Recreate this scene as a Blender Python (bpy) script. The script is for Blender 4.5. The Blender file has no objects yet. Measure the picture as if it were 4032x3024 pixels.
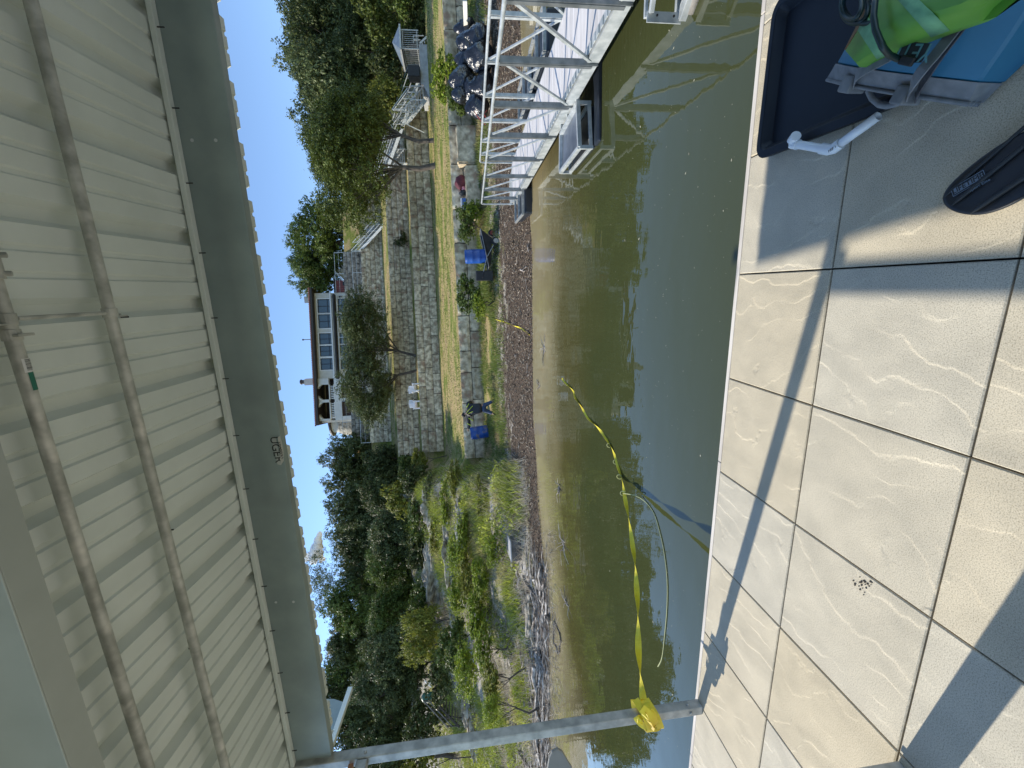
import bpy, bmesh, math, random
import numpy as np
from mathutils import Vector, Matrix, noise
random.seed(7); RNG = np.random.default_rng(7)
SC = bpy.context.scene; COL = SC.collection
# ------------------------------------------------------------------ camera
F, RX, RY, RZ = 1618.4746, -0.11302545, 0.05067909, 0.22893357     # focal (px of 4032), pitch, roll, yaw
CAM = np.array([-0.05045726, -2.26114318, 1.58785748])
def _rot():
    cx, sx, cy, sy, cz, sz = math.cos(RX), math.sin(RX), math.cos(RY), math.sin(RY), math.cos(RZ), math.sin(RZ)
    return (np.array([[cz, -sz, 0], [sz, cz, 0], [0, 0, 1]]) @ np.array([[1, 0, 0], [0, cx, -sx], [0, sx, cx]])
            @ np.array([[cy, 0, sy], [0, 1, 0], [-sy, 0, cy]]))
MR = _rot()
cam = bpy.data.cameras.new('camera'); co = bpy.data.objects.new('camera', cam); COL.objects.link(co)
cam.sensor_fit = 'HORIZONTAL'; cam.sensor_width = 36; cam.lens = F / 4032 * 36; cam.clip_start = 0.05; cam.clip_end = 6000
_m = Matrix(((-MR[0, 2], MR[0, 0], -MR[0, 1], CAM[0]), (-MR[1, 2], MR[1, 0], -MR[1, 1], CAM[1]),
             (-MR[2, 2], MR[2, 0], -MR[2, 1], CAM[2]), (0, 0, 0, 1)))
co.matrix_world = _m; SC.camera = co
# ------------------------------------------------------------------ sun and sky
SUN = np.array([-3.07, 0.55, 2.42]); SUN /= np.linalg.norm(SUN)
EL = math.asin(SUN[2]); AZ = math.atan2(SUN[0], SUN[1])
w = bpy.data.worlds.new('World'); SC.world = w; w.use_nodes = True
nt = w.node_tree; bg = nt.nodes['Background']
sky = nt.nodes.new('ShaderNodeTexSky'); sky.sky_type = 'NISHITA'; sky.sun_disc = False
sky.sun_elevation = EL; sky.sun_rotation = AZ; sky.altitude = 600; sky.air_density = 1.0; sky.dust_density = 0.0; sky.ozone_density = 3.3
nt.links.new(sky.outputs[0], bg.inputs[0]); bg.inputs[1].default_value = 0.15
sl = bpy.data.lights.new('sun', 'SUN'); sl.energy = 3.5; sl.angle = math.radians(0.53); sl.color = (1.0, 0.93, 0.80)
so = bpy.data.objects.new('sun', sl); COL.objects.link(so); so.location = (-20, 5, 30)
so.rotation_euler = Vector(SUN).to_track_quat('Z', 'Y').to_euler()
SC.view_settings.view_transform = 'Standard'; SC.view_settings.look = 'None'
SC.view_settings.exposure = 0.78; SC.view_settings.gamma = 1.0
# ------------------------------------------------------------------ picture -> place helpers (used once, at build time)
K = 4032 / 2212
def ray(xd, yd):
    d = MR @ np.array([((3024 - yd * K) - 1512) / F, 1, (2016 - xd * K) / F]); return d / np.linalg.norm(d)
def onz(xd, yd, z): d = ray(xd, yd); return CAM + d * (z - CAM[2]) / d[2]
def ony(xd, yd, y): d = ray(xd, yd); return CAM + d * (y - CAM[1]) / d[1]
def onx(xd, yd, x): d = ray(xd, yd); return CAM + d * (x - CAM[0]) / d[0]
CZ, SZ = math.cos(RZ), math.sin(RZ)
def dep(xd, yd, dd): r = ray(xd, yd); return CAM + r * dd / (-r[0] * SZ + r[1] * CZ)
def ad(x, y): return (x - CAM[0]) * CZ + (y - CAM[1]) * SZ, -(x - CAM[0]) * SZ + (y - CAM[1]) * CZ
def xy(a, d): return CAM[0] + a * CZ - d * SZ, CAM[1] + a * SZ + d * CZ
# ------------------------------------------------------------------ mesh helpers
OFF = {}
class MB:
    def __init__(s): s.v = []; s.f = []; s.n = 0
    def add(s, vs, fs):
        vs = [tuple(map(float, p)) for p in vs]; k = len(s.v); s.v += vs; s.f += [tuple(i + k for i in f) for f in fs]; return s
    def box(s, a, b):
        x0, y0, z0 = a; x1, y1, z1 = b
        return s.add([(x0, y0, z0), (x1, y0, z0), (x1, y1, z0), (x0, y1, z0), (x0, y0, z1), (x1, y0, z1), (x1, y1, z1), (x0, y1, z1)],
                     [(0, 3, 2, 1), (4, 5, 6, 7), (0, 1, 5, 4), (1, 2, 6, 5), (2, 3, 7, 6), (3, 0, 4, 7)])
    def bar(s, p, q, w, h, up=(0, 0, 1)):
        p = Vector(p); q = Vector(q); d = (q - p).normalized(); u = Vector(up)
        if abs(d.dot(u)) > 0.98: u = Vector((1, 0, 0))
        r = d.cross(u).normalized(); u = r.cross(d).normalized()
        vs = [c + r * (i * w / 2) + u * (j * h / 2) for c in (p, q) for i, j in ((-1, -1), (1, -1), (1, 1), (-1, 1))]
        return s.add(vs, [(0, 3, 2, 1), (4, 5, 6, 7), (0, 1, 5, 4), (1, 2, 6, 5), (2, 3, 7, 6), (3, 0, 4, 7)])
    def tube(s, path, r, n=8, cap=True):
        P = [Vector(p) for p in path]; m = len(P); R = r if hasattr(r, '__len__') else [r] * m
        rings = []; prev = None
        for i, p in enumerate(P):
            t = (P[min(i + 1, m - 1)] - P[max(i - 1, 0)]).normalized()
            if prev is None: a = t.orthogonal().normalized()
            else:
                a = prev - t * prev.dot(t); a = a.normalized() if a.length > 1e-6 else t.orthogonal().normalized()
            prev = a; b = t.cross(a)
            rings.append([p + (a * math.cos(2 * math.pi * k / n) + b * math.sin(2 * math.pi * k / n)) * R[i] for k in range(n)])
        vs = [v for g in rings for v in g]; fs = []
        for i in range(m - 1):
            for k in range(n):
                k2 = (k + 1) % n; fs.append((i * n + k, i * n + k2, (i + 1) * n + k2, (i + 1) * n + k))
        if cap: fs += [tuple(range(n))[::-1], tuple((m - 1) * n + k for k in range(n))]
        return s.add(vs, fs)
    def lathe(s, prof, c, n=20, axis=None):
        vs = []; fs = []; c = Vector(c); M = Vector(axis).to_track_quat('Z', 'Y').to_matrix() if axis else Matrix.Identity(3)
        for r, z in prof:
            for k in range(n):
                a = 2 * math.pi * k / n; vs.append(c + M @ Vector((r * math.cos(a), r * math.sin(a), z)))
        for i in range(len(prof) - 1):
            for k in range(n):
                k2 = (k + 1) % n; fs.append((i * n + k, i * n + k2, (i + 1) * n + k2, (i + 1) * n + k))
        fs += [tuple(range(n))[::-1], tuple((len(prof) - 1) * n + k for k in range(n))]
        return s.add(vs, fs)
    def prism(s, poly, off):      # poly: 3d points, off: extrusion vector
        P = [Vector(p) for p in poly]; o = Vector(off); n = len(P)
        return s.add(P + [p + o for p in P], [tuple(range(n))[::-1], tuple(range(n, 2 * n))] + [(k, (k + 1) % n, n + (k + 1) % n, n + k) for k in range(n)])
    def ico(s, c, r, sub=2, sq=(1, 1, 1), jit=0.0, seed=0, freq=1.0):
        bm = bmesh.new(); bmesh.ops.create_icosphere(bm, subdivisions=sub, radius=1)
        vs = []
        for v in bm.verts:
            k = 1 + jit * noise.noise(v.co * freq + Vector((seed * 3.1, seed, -seed)))
            vs.append((c[0] + v.co.x * r * sq[0] * k, c[1] + v.co.y * r * sq[1] * k, c[2] + v.co.z * r * sq[2] * k))
        fs = [tuple(v.index for v in f.verts) for f in bm.faces]; bm.free(); return s.add(vs, fs)
    def build(s, name, m, parent=None, smooth=False, bevel=0, loc=None, seg=2, fix=True):
        me = bpy.data.meshes.new(name)
        off = OFF[parent.name] if parent else None
        if off is None:
            if loc is None:
                A = np.array(s.v); loc = (A[:, 0].mean(), A[:, 1].mean(), A[:, 2].min())
            off = Vector(loc)
        me.from_pydata([(a - off[0], b - off[1], c - off[2]) for a, b, c in s.v], [], s.f)
        if fix:
            bm = bmesh.new(); bm.from_mesh(me); bmesh.ops.recalc_face_normals(bm, faces=bm.faces); bm.to_mesh(me); bm.free()
        if smooth: me.polygons.foreach_set('use_smooth', [True] * len(me.polygons)); me.set_sharp_from_angle(angle=math.radians(48))
        if m: me.materials.append(m)
        o = bpy.data.objects.new(name, me); COL.objects.link(o)
        if parent: o.parent = parent
        else: o.location = off
        OFF[o.name] = Vector(off)
        if bevel:
            b = o.modifiers.new('bevel', 'BEVEL'); b.width = bevel; b.segments = seg; b.limit_method = 'ANGLE'; b.angle_limit = math.radians(40)
        return o
def tag(o, label, cat, group=None, kind=None):
    if label: o['label'] = label
    if cat: o['category'] = cat
    if group: o['group'] = group
    if kind: o['kind'] = kind
    return o
def thing(name, label, cat, loc, group=None):
    o = bpy.data.objects.new(name, None); COL.objects.link(o); o.location = loc; o.empty_display_size = 0.2
    OFF[o.name] = Vector(loc); return tag(o, label, cat, group)
def struct(o, label=None): o['kind'] = 'structure'; return o
def np_mesh(name, V, Fq, m, parent=None, loc=None, smooth=False):   # fast path for leaf clouds, V (n,3), faces (m,k)
    me = bpy.data.meshes.new(name); nf, k = Fq.shape
    me.vertices.add(len(V)); me.vertices.foreach_set('co', V.astype(np.float32).ravel())
    me.loops.add(nf * k); me.loops.foreach_set('vertex_index', Fq.astype(np.int32).ravel())
    me.polygons.add(nf); me.polygons.foreach_set('loop_start', np.arange(0, nf * k, k, dtype=np.int32))
    me.polygons.foreach_set('loop_total', np.full(nf, k, dtype=np.int32))
    if smooth: me.polygons.foreach_set('use_smooth', np.ones(nf, dtype=bool))
    me.update(calc_edges=True); me.validate()
    if m: me.materials.append(m)
    return me
def link(name, me, parent=None, loc=(0, 0, 0)):
    o = bpy.data.objects.new(name, me); COL.objects.link(o); o.location = loc
    if parent: o.parent = parent
    OFF[o.name] = OFF[parent.name] if parent else Vector(loc)
    return o
def text(name, s, origin, xdir, ydir, size, m, parent, extrude=0.0004, align='CENTER'):
    cu = bpy.data.curves.new(name, 'FONT'); cu.body = s; cu.size = 1; cu.extrude = extrude / size; cu.align_x = align; cu.align_y = 'CENTER'
    t = bpy.data.objects.new(name, cu); COL.objects.link(t)
    me = bpy.data.meshes.new_from_object(t.evaluated_get(bpy.context.evaluated_depsgraph_get())); bpy.data.objects.remove(t)
    X = Vector(xdir).normalized(); Y = Vector(ydir); Y = (Y - X * Y.dot(X)).normalized(); Zv = X.cross(Y)
    off = OFF[parent.name]
    for v in me.vertices:
        v.co = Vector(origin) + (X * v.co.x + Y * v.co.y + Zv * v.co.z) * size - off
    me.materials.clear(); me.materials.append(m)
    return link(name, me, parent)
# ------------------------------------------------------------------ materials
def mat(name, c, rough=0.6, metal=0.0, c2=None, ns=8.0, nd=6, bump=0.0, bs=None, isl=0.0, spec=0.5, streak=None, coat=0.0, trans=0.0, c3=None, n3=1.5, rj=0.0):
    m = bpy.data.materials.new(name); m.use_nodes = True; t = m.node_tree; N = t.nodes; L = t.links
    b = N['Principled BSDF']; b.inputs['Roughness'].default_value = rough; b.inputs['Metallic'].default_value = metal
    b.inputs['Specular IOR Level'].default_value = spec; b.inputs['Coat Weight'].default_value = coat
    b.inputs['Base Color'].default_value = (*c, 1); col = None
    tc = N.new('ShaderNodeTexCoord'); src = tc.outputs['Object']
    if streak:
        mp = N.new('ShaderNodeMapping'); mp.inputs['Scale'].default_value = streak; L.new(src, mp.inputs[0]); src = mp.outputs[0]
    def nz(scale, det=nd):
        n = N.new('ShaderNodeTexNoise'); n.inputs['Scale'].default_value = scale; n.inputs['Detail'].default_value = det; L.new(src, n.inputs['Vector']); return n
    def ramp(inp, a, bb, lo=0.35, hi=0.65):
        r = N.new('ShaderNodeValToRGB'); r.color_ramp.elements[0].position = lo; r.color_ramp.elements[1].position = hi
        r.color_ramp.elements[0].color = (*a, 1); r.color_ramp.elements[1].color = (*bb, 1); L.new(inp, r.inputs[0]); return r.outputs[0]
    if c2: col = ramp(nz(ns).outputs[0], c, c2)
    if c3:
        mx = N.new('ShaderNodeMix'); mx.data_type = 'RGBA'
        f = ramp(nz(n3, 3).outputs[0], (0, 0, 0), (1, 1, 1), 0.54, 0.68); L.new(f, mx.inputs[0])
        if col: L.new(col, mx.inputs[6])
        else: mx.inputs[6].default_value = (*c, 1)
        mx.inputs[7].default_value = (*c3, 1); col = mx.outputs[2]
    if isl:
        g = N.new('ShaderNodeNewGeometry'); mr = N.new('ShaderNodeMapRange'); mr.inputs[3].default_value = 1 - isl; mr.inputs[4].default_value = 1 + isl
        L.new(g.outputs['Random Per Island'], mr.inputs[0])
        vm = N.new('ShaderNodeVectorMath'); vm.operation = 'SCALE'; L.new(mr.outputs[0], vm.inputs['Scale'])
        if col: L.new(col, vm.inputs[0])
        else: vm.inputs[0].default_value = c
        col = vm.outputs[0]
    if col: L.new(col, b.inputs['Base Color'])
    if rj:
        mr = N.new('ShaderNodeMapRange'); mr.inputs[3].default_value = max(0, rough - rj); mr.inputs[4].default_value = rough + rj
        L.new(nz(ns * 0.7).outputs[0], mr.inputs[0]); L.new(mr.outputs[0], b.inputs['Roughness'])
    if bump:
        bp = N.new('ShaderNodeBump'); bp.inputs['Strength'].default_value = 1; bp.inputs['Distance'].default_value = bump
        L.new(nz(bs or ns * 2).outputs[0], bp.inputs['Height']); L.new(bp.outputs[0], b.inputs['Normal'])
    if trans:
        tr = N.new('ShaderNodeBsdfTranslucent'); mx = N.new('ShaderNodeMixShader'); mx.inputs[0].default_value = trans
        if col: L.new(col, tr.inputs[0])
        else: tr.inputs[0].default_value = (*c, 1)
        out = N['Material Output']; L.new(b.outputs[0], mx.inputs[1]); L.new(tr.outputs[0], mx.inputs[2]); L.new(mx.outputs[0], out.inputs[0])
    return m
M = {}
M['galv'] = mat('galvanised_steel', (0.27, 0.285, 0.28), 0.42, 0.35, (0.46, 0.47, 0.46), 14, bump=0.0006, bs=60, rj=0.12)
M['galv_shaded'] = mat('shaded_post_steel', (0.16, 0.175, 0.18), 0.38, 0.5, (0.26, 0.275, 0.28), 9, rj=0.1)  # truss steel darkened: shade on the near post plates is in the colour
M['galv_white'] = mat('painted_truss_steel', (0.36, 0.39, 0.39), 0.42, 0.3, (0.56, 0.58, 0.57), 9, rj=0.1)
M['canopy'] = mat('painted_roof_sheet', (0.66, 0.70, 0.65), 0.34, 0.0, (0.72, 0.76, 0.71), 5, rj=0.05, bump=0.0004, bs=2.0)
M['beam'] = mat('grey_painted_beam', (0.24, 0.295, 0.29), 0.42, 0.1, (0.29, 0.345, 0.335), 6, rj=0.1, c3=(0.22, 0.265, 0.26), n3=2.2)
M['pipe'] = mat('galvanised_pipe', (0.34, 0.345, 0.31), 0.5, 0.2, (0.58, 0.58, 0.53), 16, c3=(0.70, 0.68, 0.62), n3=9, rj=0.12)
M['dark_gap'] = mat('dark_joint', (0.03, 0.025, 0.022), 0.9)
M['old_wood'] = mat('weathered_edge_board', (0.42, 0.38, 0.34), 0.8, 0, (0.66, 0.62, 0.57), 10, streak=(0.15, 1, 6), bump=0.002, bs=30)
M['black_plastic'] = mat('black_plastic', (0.012, 0.016, 0.024), 0.36, 0, (0.02, 0.026, 0.036), 9, rj=0.1)
M['black_matt'] = mat('matt_black', (0.012, 0.013, 0.014), 0.55, 0, (0.022, 0.024, 0.025), 5)
M['rubber'] = mat('black_rubber', (0.015, 0.015, 0.016), 0.7)
M['concrete'] = mat('concrete', (0.30, 0.30, 0.29), 0.85, 0, (0.40, 0.40, 0.385), 4, bump=0.003, bs=30)
M['stone'] = mat('limestone_block', (0.27, 0.215, 0.135), 0.9, 0, (0.76, 0.64, 0.44), 3.4, nd=10, isl=0.20, bump=0.018, bs=5.5, c3=(0.33, 0.22, 0.14), n3=1.9)
M['stone_dark'] = mat('dark_limestone', (0.12, 0.11, 0.09), 0.92, 0, (0.42, 0.38, 0.31), 3.0, nd=9, isl=0.25, bump=0.03, bs=5.5)  # darker tones than the limestone of the other walls
M['rock'] = mat('natural_rock', (0.16, 0.14, 0.105), 0.92, 0, (0.52, 0.46, 0.36), 2.4, nd=9, bump=0.12, bs=3.0)
M['bark'] = mat('bark', (0.045, 0.036, 0.028), 0.9, 0, (0.12, 0.10, 0.08), 9, streak=(1, 1, .3), bump=0.01, bs=20)
M['bark_pale'] = mat('pale_bark', (0.16, 0.145, 0.125), 0.9, 0, (0.30, 0.28, 0.25), 9, bump=0.01, bs=20)
M['drift'] = mat('driftwood', (0.10, 0.078, 0.06), 0.85, 0, (0.52, 0.46, 0.39), 4, streak=(1, 1, 1), isl=0.65, bump=0.006, bs=26)
def leaf(name, a, b, tr=0.22, rough=0.55, isl=0.45):
    return mat(name, a, rough, 0, b, 0.55, nd=3, isl=isl, spec=0.35, trans=tr)
M['leaf_dark'] = leaf('dark_oak_leaves', (0.058, 0.078, 0.020), (0.125, 0.150, 0.045))
M['leaf_olive'] = leaf('olive_leaves', (0.080, 0.108, 0.018), (0.150, 0.180, 0.036))
M['leaf_grey'] = leaf('grey_green_leaves', (0.085, 0.108, 0.034), (0.160, 0.190, 0.070))
M['leaf_mid'] = leaf('mid_green_leaves', (0.080, 0.120, 0.022), (0.155, 0.205, 0.040))
M['leaf_bright'] = leaf('bright_leaves', (0.19, 0.26, 0.025), (0.33, 0.40, 0.05), 0.4)
M['leaf_yellow'] = leaf('yellow_green_leaves', (0.18, 0.20, 0.03), (0.30, 0.31, 0.055), 0.35)
M['grass'] = mat('grass_blades', (0.12, 0.175, 0.03), 0.6, 0, (0.20, 0.25, 0.055), 1.2, isl=0.45, trans=0.35, c3=(0.38, 0.30, 0.15), n3=0.8)
M['straw'] = mat('dry_stems', (0.42, 0.35, 0.24), 0.8, 0, (0.66, 0.58, 0.44), 1.5, isl=0.4, trans=0.2)
M['weeds'] = mat('weed_leaves', (0.20, 0.26, 0.03), 0.6, 0, (0.40, 0.43, 0.07), 0.7, isl=0.5, trans=0.4, c3=(0.50, 0.43, 0.22), n3=0.5)
# ---- water
def water_mat():
    m = bpy.data.materials.new('murky_lake_water'); m.use_nodes = True; t = m.node_tree; N = t.nodes; L = t.links; b = N['Principled BSDF']
    tc = N.new('ShaderNodeTexCoord')
    mp = N.new('ShaderNodeMapping'); mp.inputs['Scale'].default_value = (0.75, 1.35, 1); mp.inputs['Rotation'].default_value = (0, 0, RZ); L.new(tc.outputs['Object'], mp.inputs[0])
    n1 = N.new('ShaderNodeTexNoise'); n1.inputs['Scale'].default_value = 2.2; n1.inputs['Detail'].default_value = 2; n1.inputs['Roughness'].default_value = 0.4; L.new(mp.outputs[0], n1.inputs[0])
    n2 = N.new('ShaderNodeTexNoise'); n2.inputs['Scale'].default_value = 9; n2.inputs['Detail'].default_value = 1; L.new(mp.outputs[0], n2.inputs[0])
    b1 = N.new('ShaderNodeBump'); b1.inputs['Distance'].default_value = 0.0036; L.new(n1.outputs[0], b1.inputs['Height'])
    b2 = N.new('ShaderNodeBump'); b2.inputs['Distance'].default_value = 0.0004; L.new(n2.outputs[0], b2.inputs['Height']); L.new(b1.outputs[0], b2.inputs['Normal'])
    L.new(b2.outputs[0], b.inputs['Normal'])
    at = N.new('ShaderNodeAttribute'); at.attribute_name = 'shallow'
    nn = N.new('ShaderNodeTexNoise'); nn.inputs['Scale'].default_value = 0.5; nn.inputs['Detail'].default_value = 5; L.new(tc.outputs['Object'], nn.inputs[0])
    ad_ = N.new('ShaderNodeMath'); ad_.operation = 'MULTIPLY_ADD'; L.new(nn.outputs[0], ad_.inputs[0]); ad_.inputs[1].default_value = 0.5; L.new(at.outputs['Fac'], ad_.inputs[2])
    r = N.new('ShaderNodeValToRGB'); e = r.color_ramp.elements; e[0].position = 0.15; e[0].color = (0.050, 0.058, 0.022, 1); e[1].position = 1.0; e[1].color = (0.30, 0.25, 0.135, 1)
    k = r.color_ramp.elements.new(0.55); k.color = (0.085, 0.076, 0.028, 1); L.new(ad_.outputs[0], r.inputs[0]); L.new(r.outputs[0], b.inputs['Base Color'])
    b.inputs['Roughness'].default_value = 0.015; b.inputs['IOR'].default_value = 1.42; b.inputs['Specular IOR Level'].default_value = 0.5
    return m
M['water'] = water_mat()
# ---- deck pavers: tint per tile, speckle, cleft ridges
def paver_mat():
    m = bpy.data.materials.new('textured_concrete_paver'); m.use_nodes = True; t = m.node_tree; N = t.nodes; L = t.links; b = N['Principled BSDF']
    tc = N.new('ShaderNodeTexCoord'); O = tc.outputs['Object']; g = N.new('ShaderNodeNewGeometry')
    sp = N.new('ShaderNodeTexNoise'); sp.inputs['Scale'].default_value = 250; sp.inputs['Detail'].default_value = 4; sp.inputs['Roughness'].default_value = .7; L.new(O, sp.inputs[0])
    r1 = N.new('ShaderNodeValToRGB'); r1.color_ramp.elements[0].position = 0.30; r1.color_ramp.elements[0].color = (0.21, 0.195, 0.16, 1); r1.color_ramp.elements[1].position = 0.53; r1.color_ramp.elements[1].color = (0.575, 0.545, 0.465, 1); L.new(sp.outputs[0], r1.inputs[0])
    md = N.new('ShaderNodeTexNoise'); md.inputs['Scale'].default_value = 5; md.inputs['Detail'].default_value = 7; L.new(O, md.inputs[0])
    r2 = N.new('ShaderNodeValToRGB'); r2.color_ramp.elements[0].position = 0.3; r2.color_ramp.elements[0].color = (0.84, 0.83, 0.82, 1); r2.color_ramp.elements[1].position = 0.7; r2.color_ramp.elements[1].color = (1.04, 1.02, 1.0, 1); L.new(md.outputs[0], r2.inputs[0])
    ti = N.new('ShaderNodeValToRGB'); ti.color_ramp.elements[0].color = (1.0, 0.93, 0.80, 1); ti.color_ramp.elements[1].color = (0.98, 0.98, 0.97, 1); L.new(g.outputs['Random Per Island'], ti.inputs[0])
    m1 = N.new('ShaderNodeMix'); m1.data_type = 'RGBA'; m1.blend_type = 'MULTIPLY'; m1.inputs[0].default_value = 1; L.new(r1.outputs[0], m1.inputs[6]); L.new(r2.outputs[0], m1.inputs[7])
    m2 = N.new('ShaderNodeMix'); m2.data_type = 'RGBA'; m2.blend_type = 'MULTIPLY'; m2.inputs[0].default_value = 1; L.new(m1.outputs[2], m2.inputs[6]); L.new(ti.outputs[0], m2.inputs[7])
    L.new(m2.outputs[2], b.inputs['Base Color']); b.inputs['Roughness'].default_value = 0.82; b.inputs['Specular IOR Level'].default_value = 0.35
    # cleft: thresholded stretched noise gives terrace lines
    of = N.new('ShaderNodeVectorMath'); of.operation = 'MULTIPLY_ADD'; cx = N.new('ShaderNodeCombineXYZ'); L.new(g.outputs['Random Per Island'], cx.inputs[0]); L.new(g.outputs['Random Per Island'], cx.inputs[1])
    L.new(cx.outputs[0], of.inputs[0]); of.inputs[1].default_value = (37, 91, 0); L.new(O, of.inputs[2])
    def math_(op, a, b_=None, c_=None):
        n = N.new('ShaderNodeMath'); n.operation = op
        for q, v in enumerate((a, b_, c_)):
            if v is None: continue
            if isinstance(v, (int, float)): n.inputs[q].default_value = v
            else: L.new(v, n.inputs[q])
        return n.outputs[0]
    ro = N.new('ShaderNodeVectorRotate'); ro.rotation_type = 'Z_AXIS'; L.new(of.outputs[0], ro.inputs['Vector']); L.new(math_('MULTIPLY_ADD', g.outputs['Random Per Island'], 1.1, -.65), ro.inputs['Angle'])
    sx = N.new('ShaderNodeSeparateXYZ'); L.new(ro.outputs[0], sx.inputs[0])
    mp = N.new('ShaderNodeMapping'); mp.inputs['Scale'].default_value = (1.0, .8, 1); L.new(ro.outputs[0], mp.inputs[0])
    cl = N.new('ShaderNodeTexNoise'); cl.inputs['Scale'].default_value = 2.2; cl.inputs['Detail'].default_value = 5; cl.inputs['Roughness'].default_value = 0.45; L.new(mp.outputs[0], cl.inputs[0])
    t_ = math_('ADD', math_('MULTIPLY', sx.outputs[0], 6.5), math_('MULTIPLY', cl.outputs[0], 6.0)); fr_ = math_('FRACT', t_)
    up_ = N.new('ShaderNodeMapRange'); up_.interpolation_type = 'SMOOTHSTEP'; up_.inputs[1].default_value = 0.88; up_.inputs[2].default_value = 1.0; L.new(fr_, up_.inputs[0])
    dn_ = N.new('ShaderNodeMapRange'); dn_.inputs[1].default_value = 0.0; dn_.inputs[2].default_value = 0.88; dn_.inputs[3].default_value = 1.0; dn_.inputs[4].default_value = 0.0; dn_.interpolation_type = 'SMOOTHSTEP'; L.new(fr_, dn_.inputs[0])
    mk = N.new('ShaderNodeTexNoise'); mk.inputs['Scale'].default_value = 3.2; mk.inputs['Detail'].default_value = 2; L.new(of.outputs[0], mk.inputs[0])
    mr_ = N.new('ShaderNodeMapRange'); mr_.interpolation_type = 'SMOOTHSTEP'; mr_.inputs[1].default_value = 0.38; mr_.inputs[2].default_value = 0.62; L.new(mk.outputs[0], mr_.inputs[0])
    class hm: outputs = [math_('MULTIPLY', math_('ADD', up_.outputs[0], dn_.outputs[0]), mr_.outputs[0])]
    bA = N.new('ShaderNodeBump'); bA.inputs['Distance'].default_value = 0.0032; L.new(hm.outputs[0], bA.inputs['Height'])
    bC = N.new('ShaderNodeBump'); bC.inputs['Distance'].default_value = 0.005; L.new(md.outputs[0], bC.inputs['Height']); L.new(bA.outputs[0], bC.inputs['Normal'])
    bB = N.new('ShaderNodeBump'); bB.inputs['Distance'].default_value = 0.0006; L.new(sp.outputs[0], bB.inputs['Height']); L.new(bC.outputs[0], bB.inputs['Normal'])
    L.new(bB.outputs[0], b.inputs['Normal']); return m
M['paver'] = paver_mat()
# ---- terrain
def terrain_mat():
    m = bpy.data.materials.new('bank_soil_and_lawn'); m.use_nodes = True; t = m.node_tree; N = t.nodes; L = t.links; b = N['Principled BSDF']
    tc = N.new('ShaderNodeTexCoord'); O = tc.outputs['Object']
    def nz(s, d=6, rough=0.6, sc=None):
        n = N.new('ShaderNodeTexNoise'); n.inputs['Scale'].default_value = s; n.inputs['Detail'].default_value = d; n.inputs['Roughness'].default_value = rough
        if sc:
            mp = N.new('ShaderNodeMapping'); mp.inputs['Scale'].default_value = sc; mp.inputs['Rotation'].default_value = (0, 0, -RZ); L.new(O, mp.inputs[0]); L.new(mp.outputs[0], n.inputs[0])
        else: L.new(O, n.inputs[0])
        return n.outputs[0]
    def ramp(i, stops):
        r = N.new('ShaderNodeValToRGB'); e = r.color_ramp.elements; e[0].position, c = stops[0]; e[0].color = (*c, 1); e[1].position, c = stops[-1]; e[1].color = (*c, 1)
        for p, c in stops[1:-1]: x = e.new(p); x.color = (*c, 1)
        L.new(i, r.inputs[0]); return r.outputs[0]
    def mix(f, a, c):
        x = N.new('ShaderNodeMix'); x.data_type = 'RGBA'; L.new(f, x.inputs[0]); L.new(a, x.inputs[6]); L.new(c, x.inputs[7]); return x.outputs[2]
    lawn = ramp(nz(0.6, 8, 0.68, (0.6, 1.05, 1)), [(0.34, (0.13, 0.19, 0.03)), (0.45, (0.25, 0.25, 0.06)), (0.52, (0.44, 0.34, 0.15)), (0.68, (0.40, 0.27, 0.15))])
    fine = ramp(nz(14, 5), [(0.3, (0.72, 0.72, 0.72)), (0.7, (1.2, 1.2, 1.2))])
    x = N.new('ShaderNodeMix'); x.data_type = 'RGBA'; x.blend_type = 'MULTIPLY'; x.inputs[0].default_value = 1; L.new(lawn, x.inputs[6]); L.new(fine, x.inputs[7]); lawn = x.outputs[2]
    mud = ramp(nz(20, 8, 0.75), [(0.30, (0.030, 0.021, 0.014)), (0.48, (0.090, 0.063, 0.042)), (0.62, (0.175, 0.130, 0.092)), (0.80, (0.46, 0.39, 0.32))])
    scrub = ramp(nz(1.1, 9, 0.7), [(0.32, (0.06, 0.075, 0.02)), (0.44, (0.20, 0.19, 0.08)), (0.52, (0.42, 0.37, 0.29)), (0.68, (0.60, 0.56, 0.50))])
    a1 = N.new('ShaderNodeAttribute'); a1.attribute_name = 'lawn'; a2 = N.new('ShaderNodeAttribute'); a2.attribute_name = 'mud'
    def edge(a, s):
        q = N.new('ShaderNodeMath'); q.operation = 'MULTIPLY_ADD'; L.new(nz(s, 5), q.inputs[0]); q.inputs[1].default_value = 0.9; L.new(a.outputs['Fac'], q.inputs[2])
        return ramp(q.outputs[0], [(0.88, (0, 0, 0)), (1.0, (1, 1, 1))])
    c = mix(edge(a1, 1.5), scrub, lawn); c = mix(edge(a2, 1.8), c, mud)
    L.new(c, b.inputs['Base Color']); b.inputs['Roughness'].default_value = 0.95; b.inputs['Specular IOR Level'].default_value = 0.2
    bp = N.new('ShaderNodeBump'); bp.inputs['Distance'].default_value = 0.07; L.new(nz(16, 8, 0.75), bp.inputs['Height']); L.new(bp.outputs[0], b.inputs['Normal'])
    return m
M['terrain'] = terrain_mat()
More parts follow.
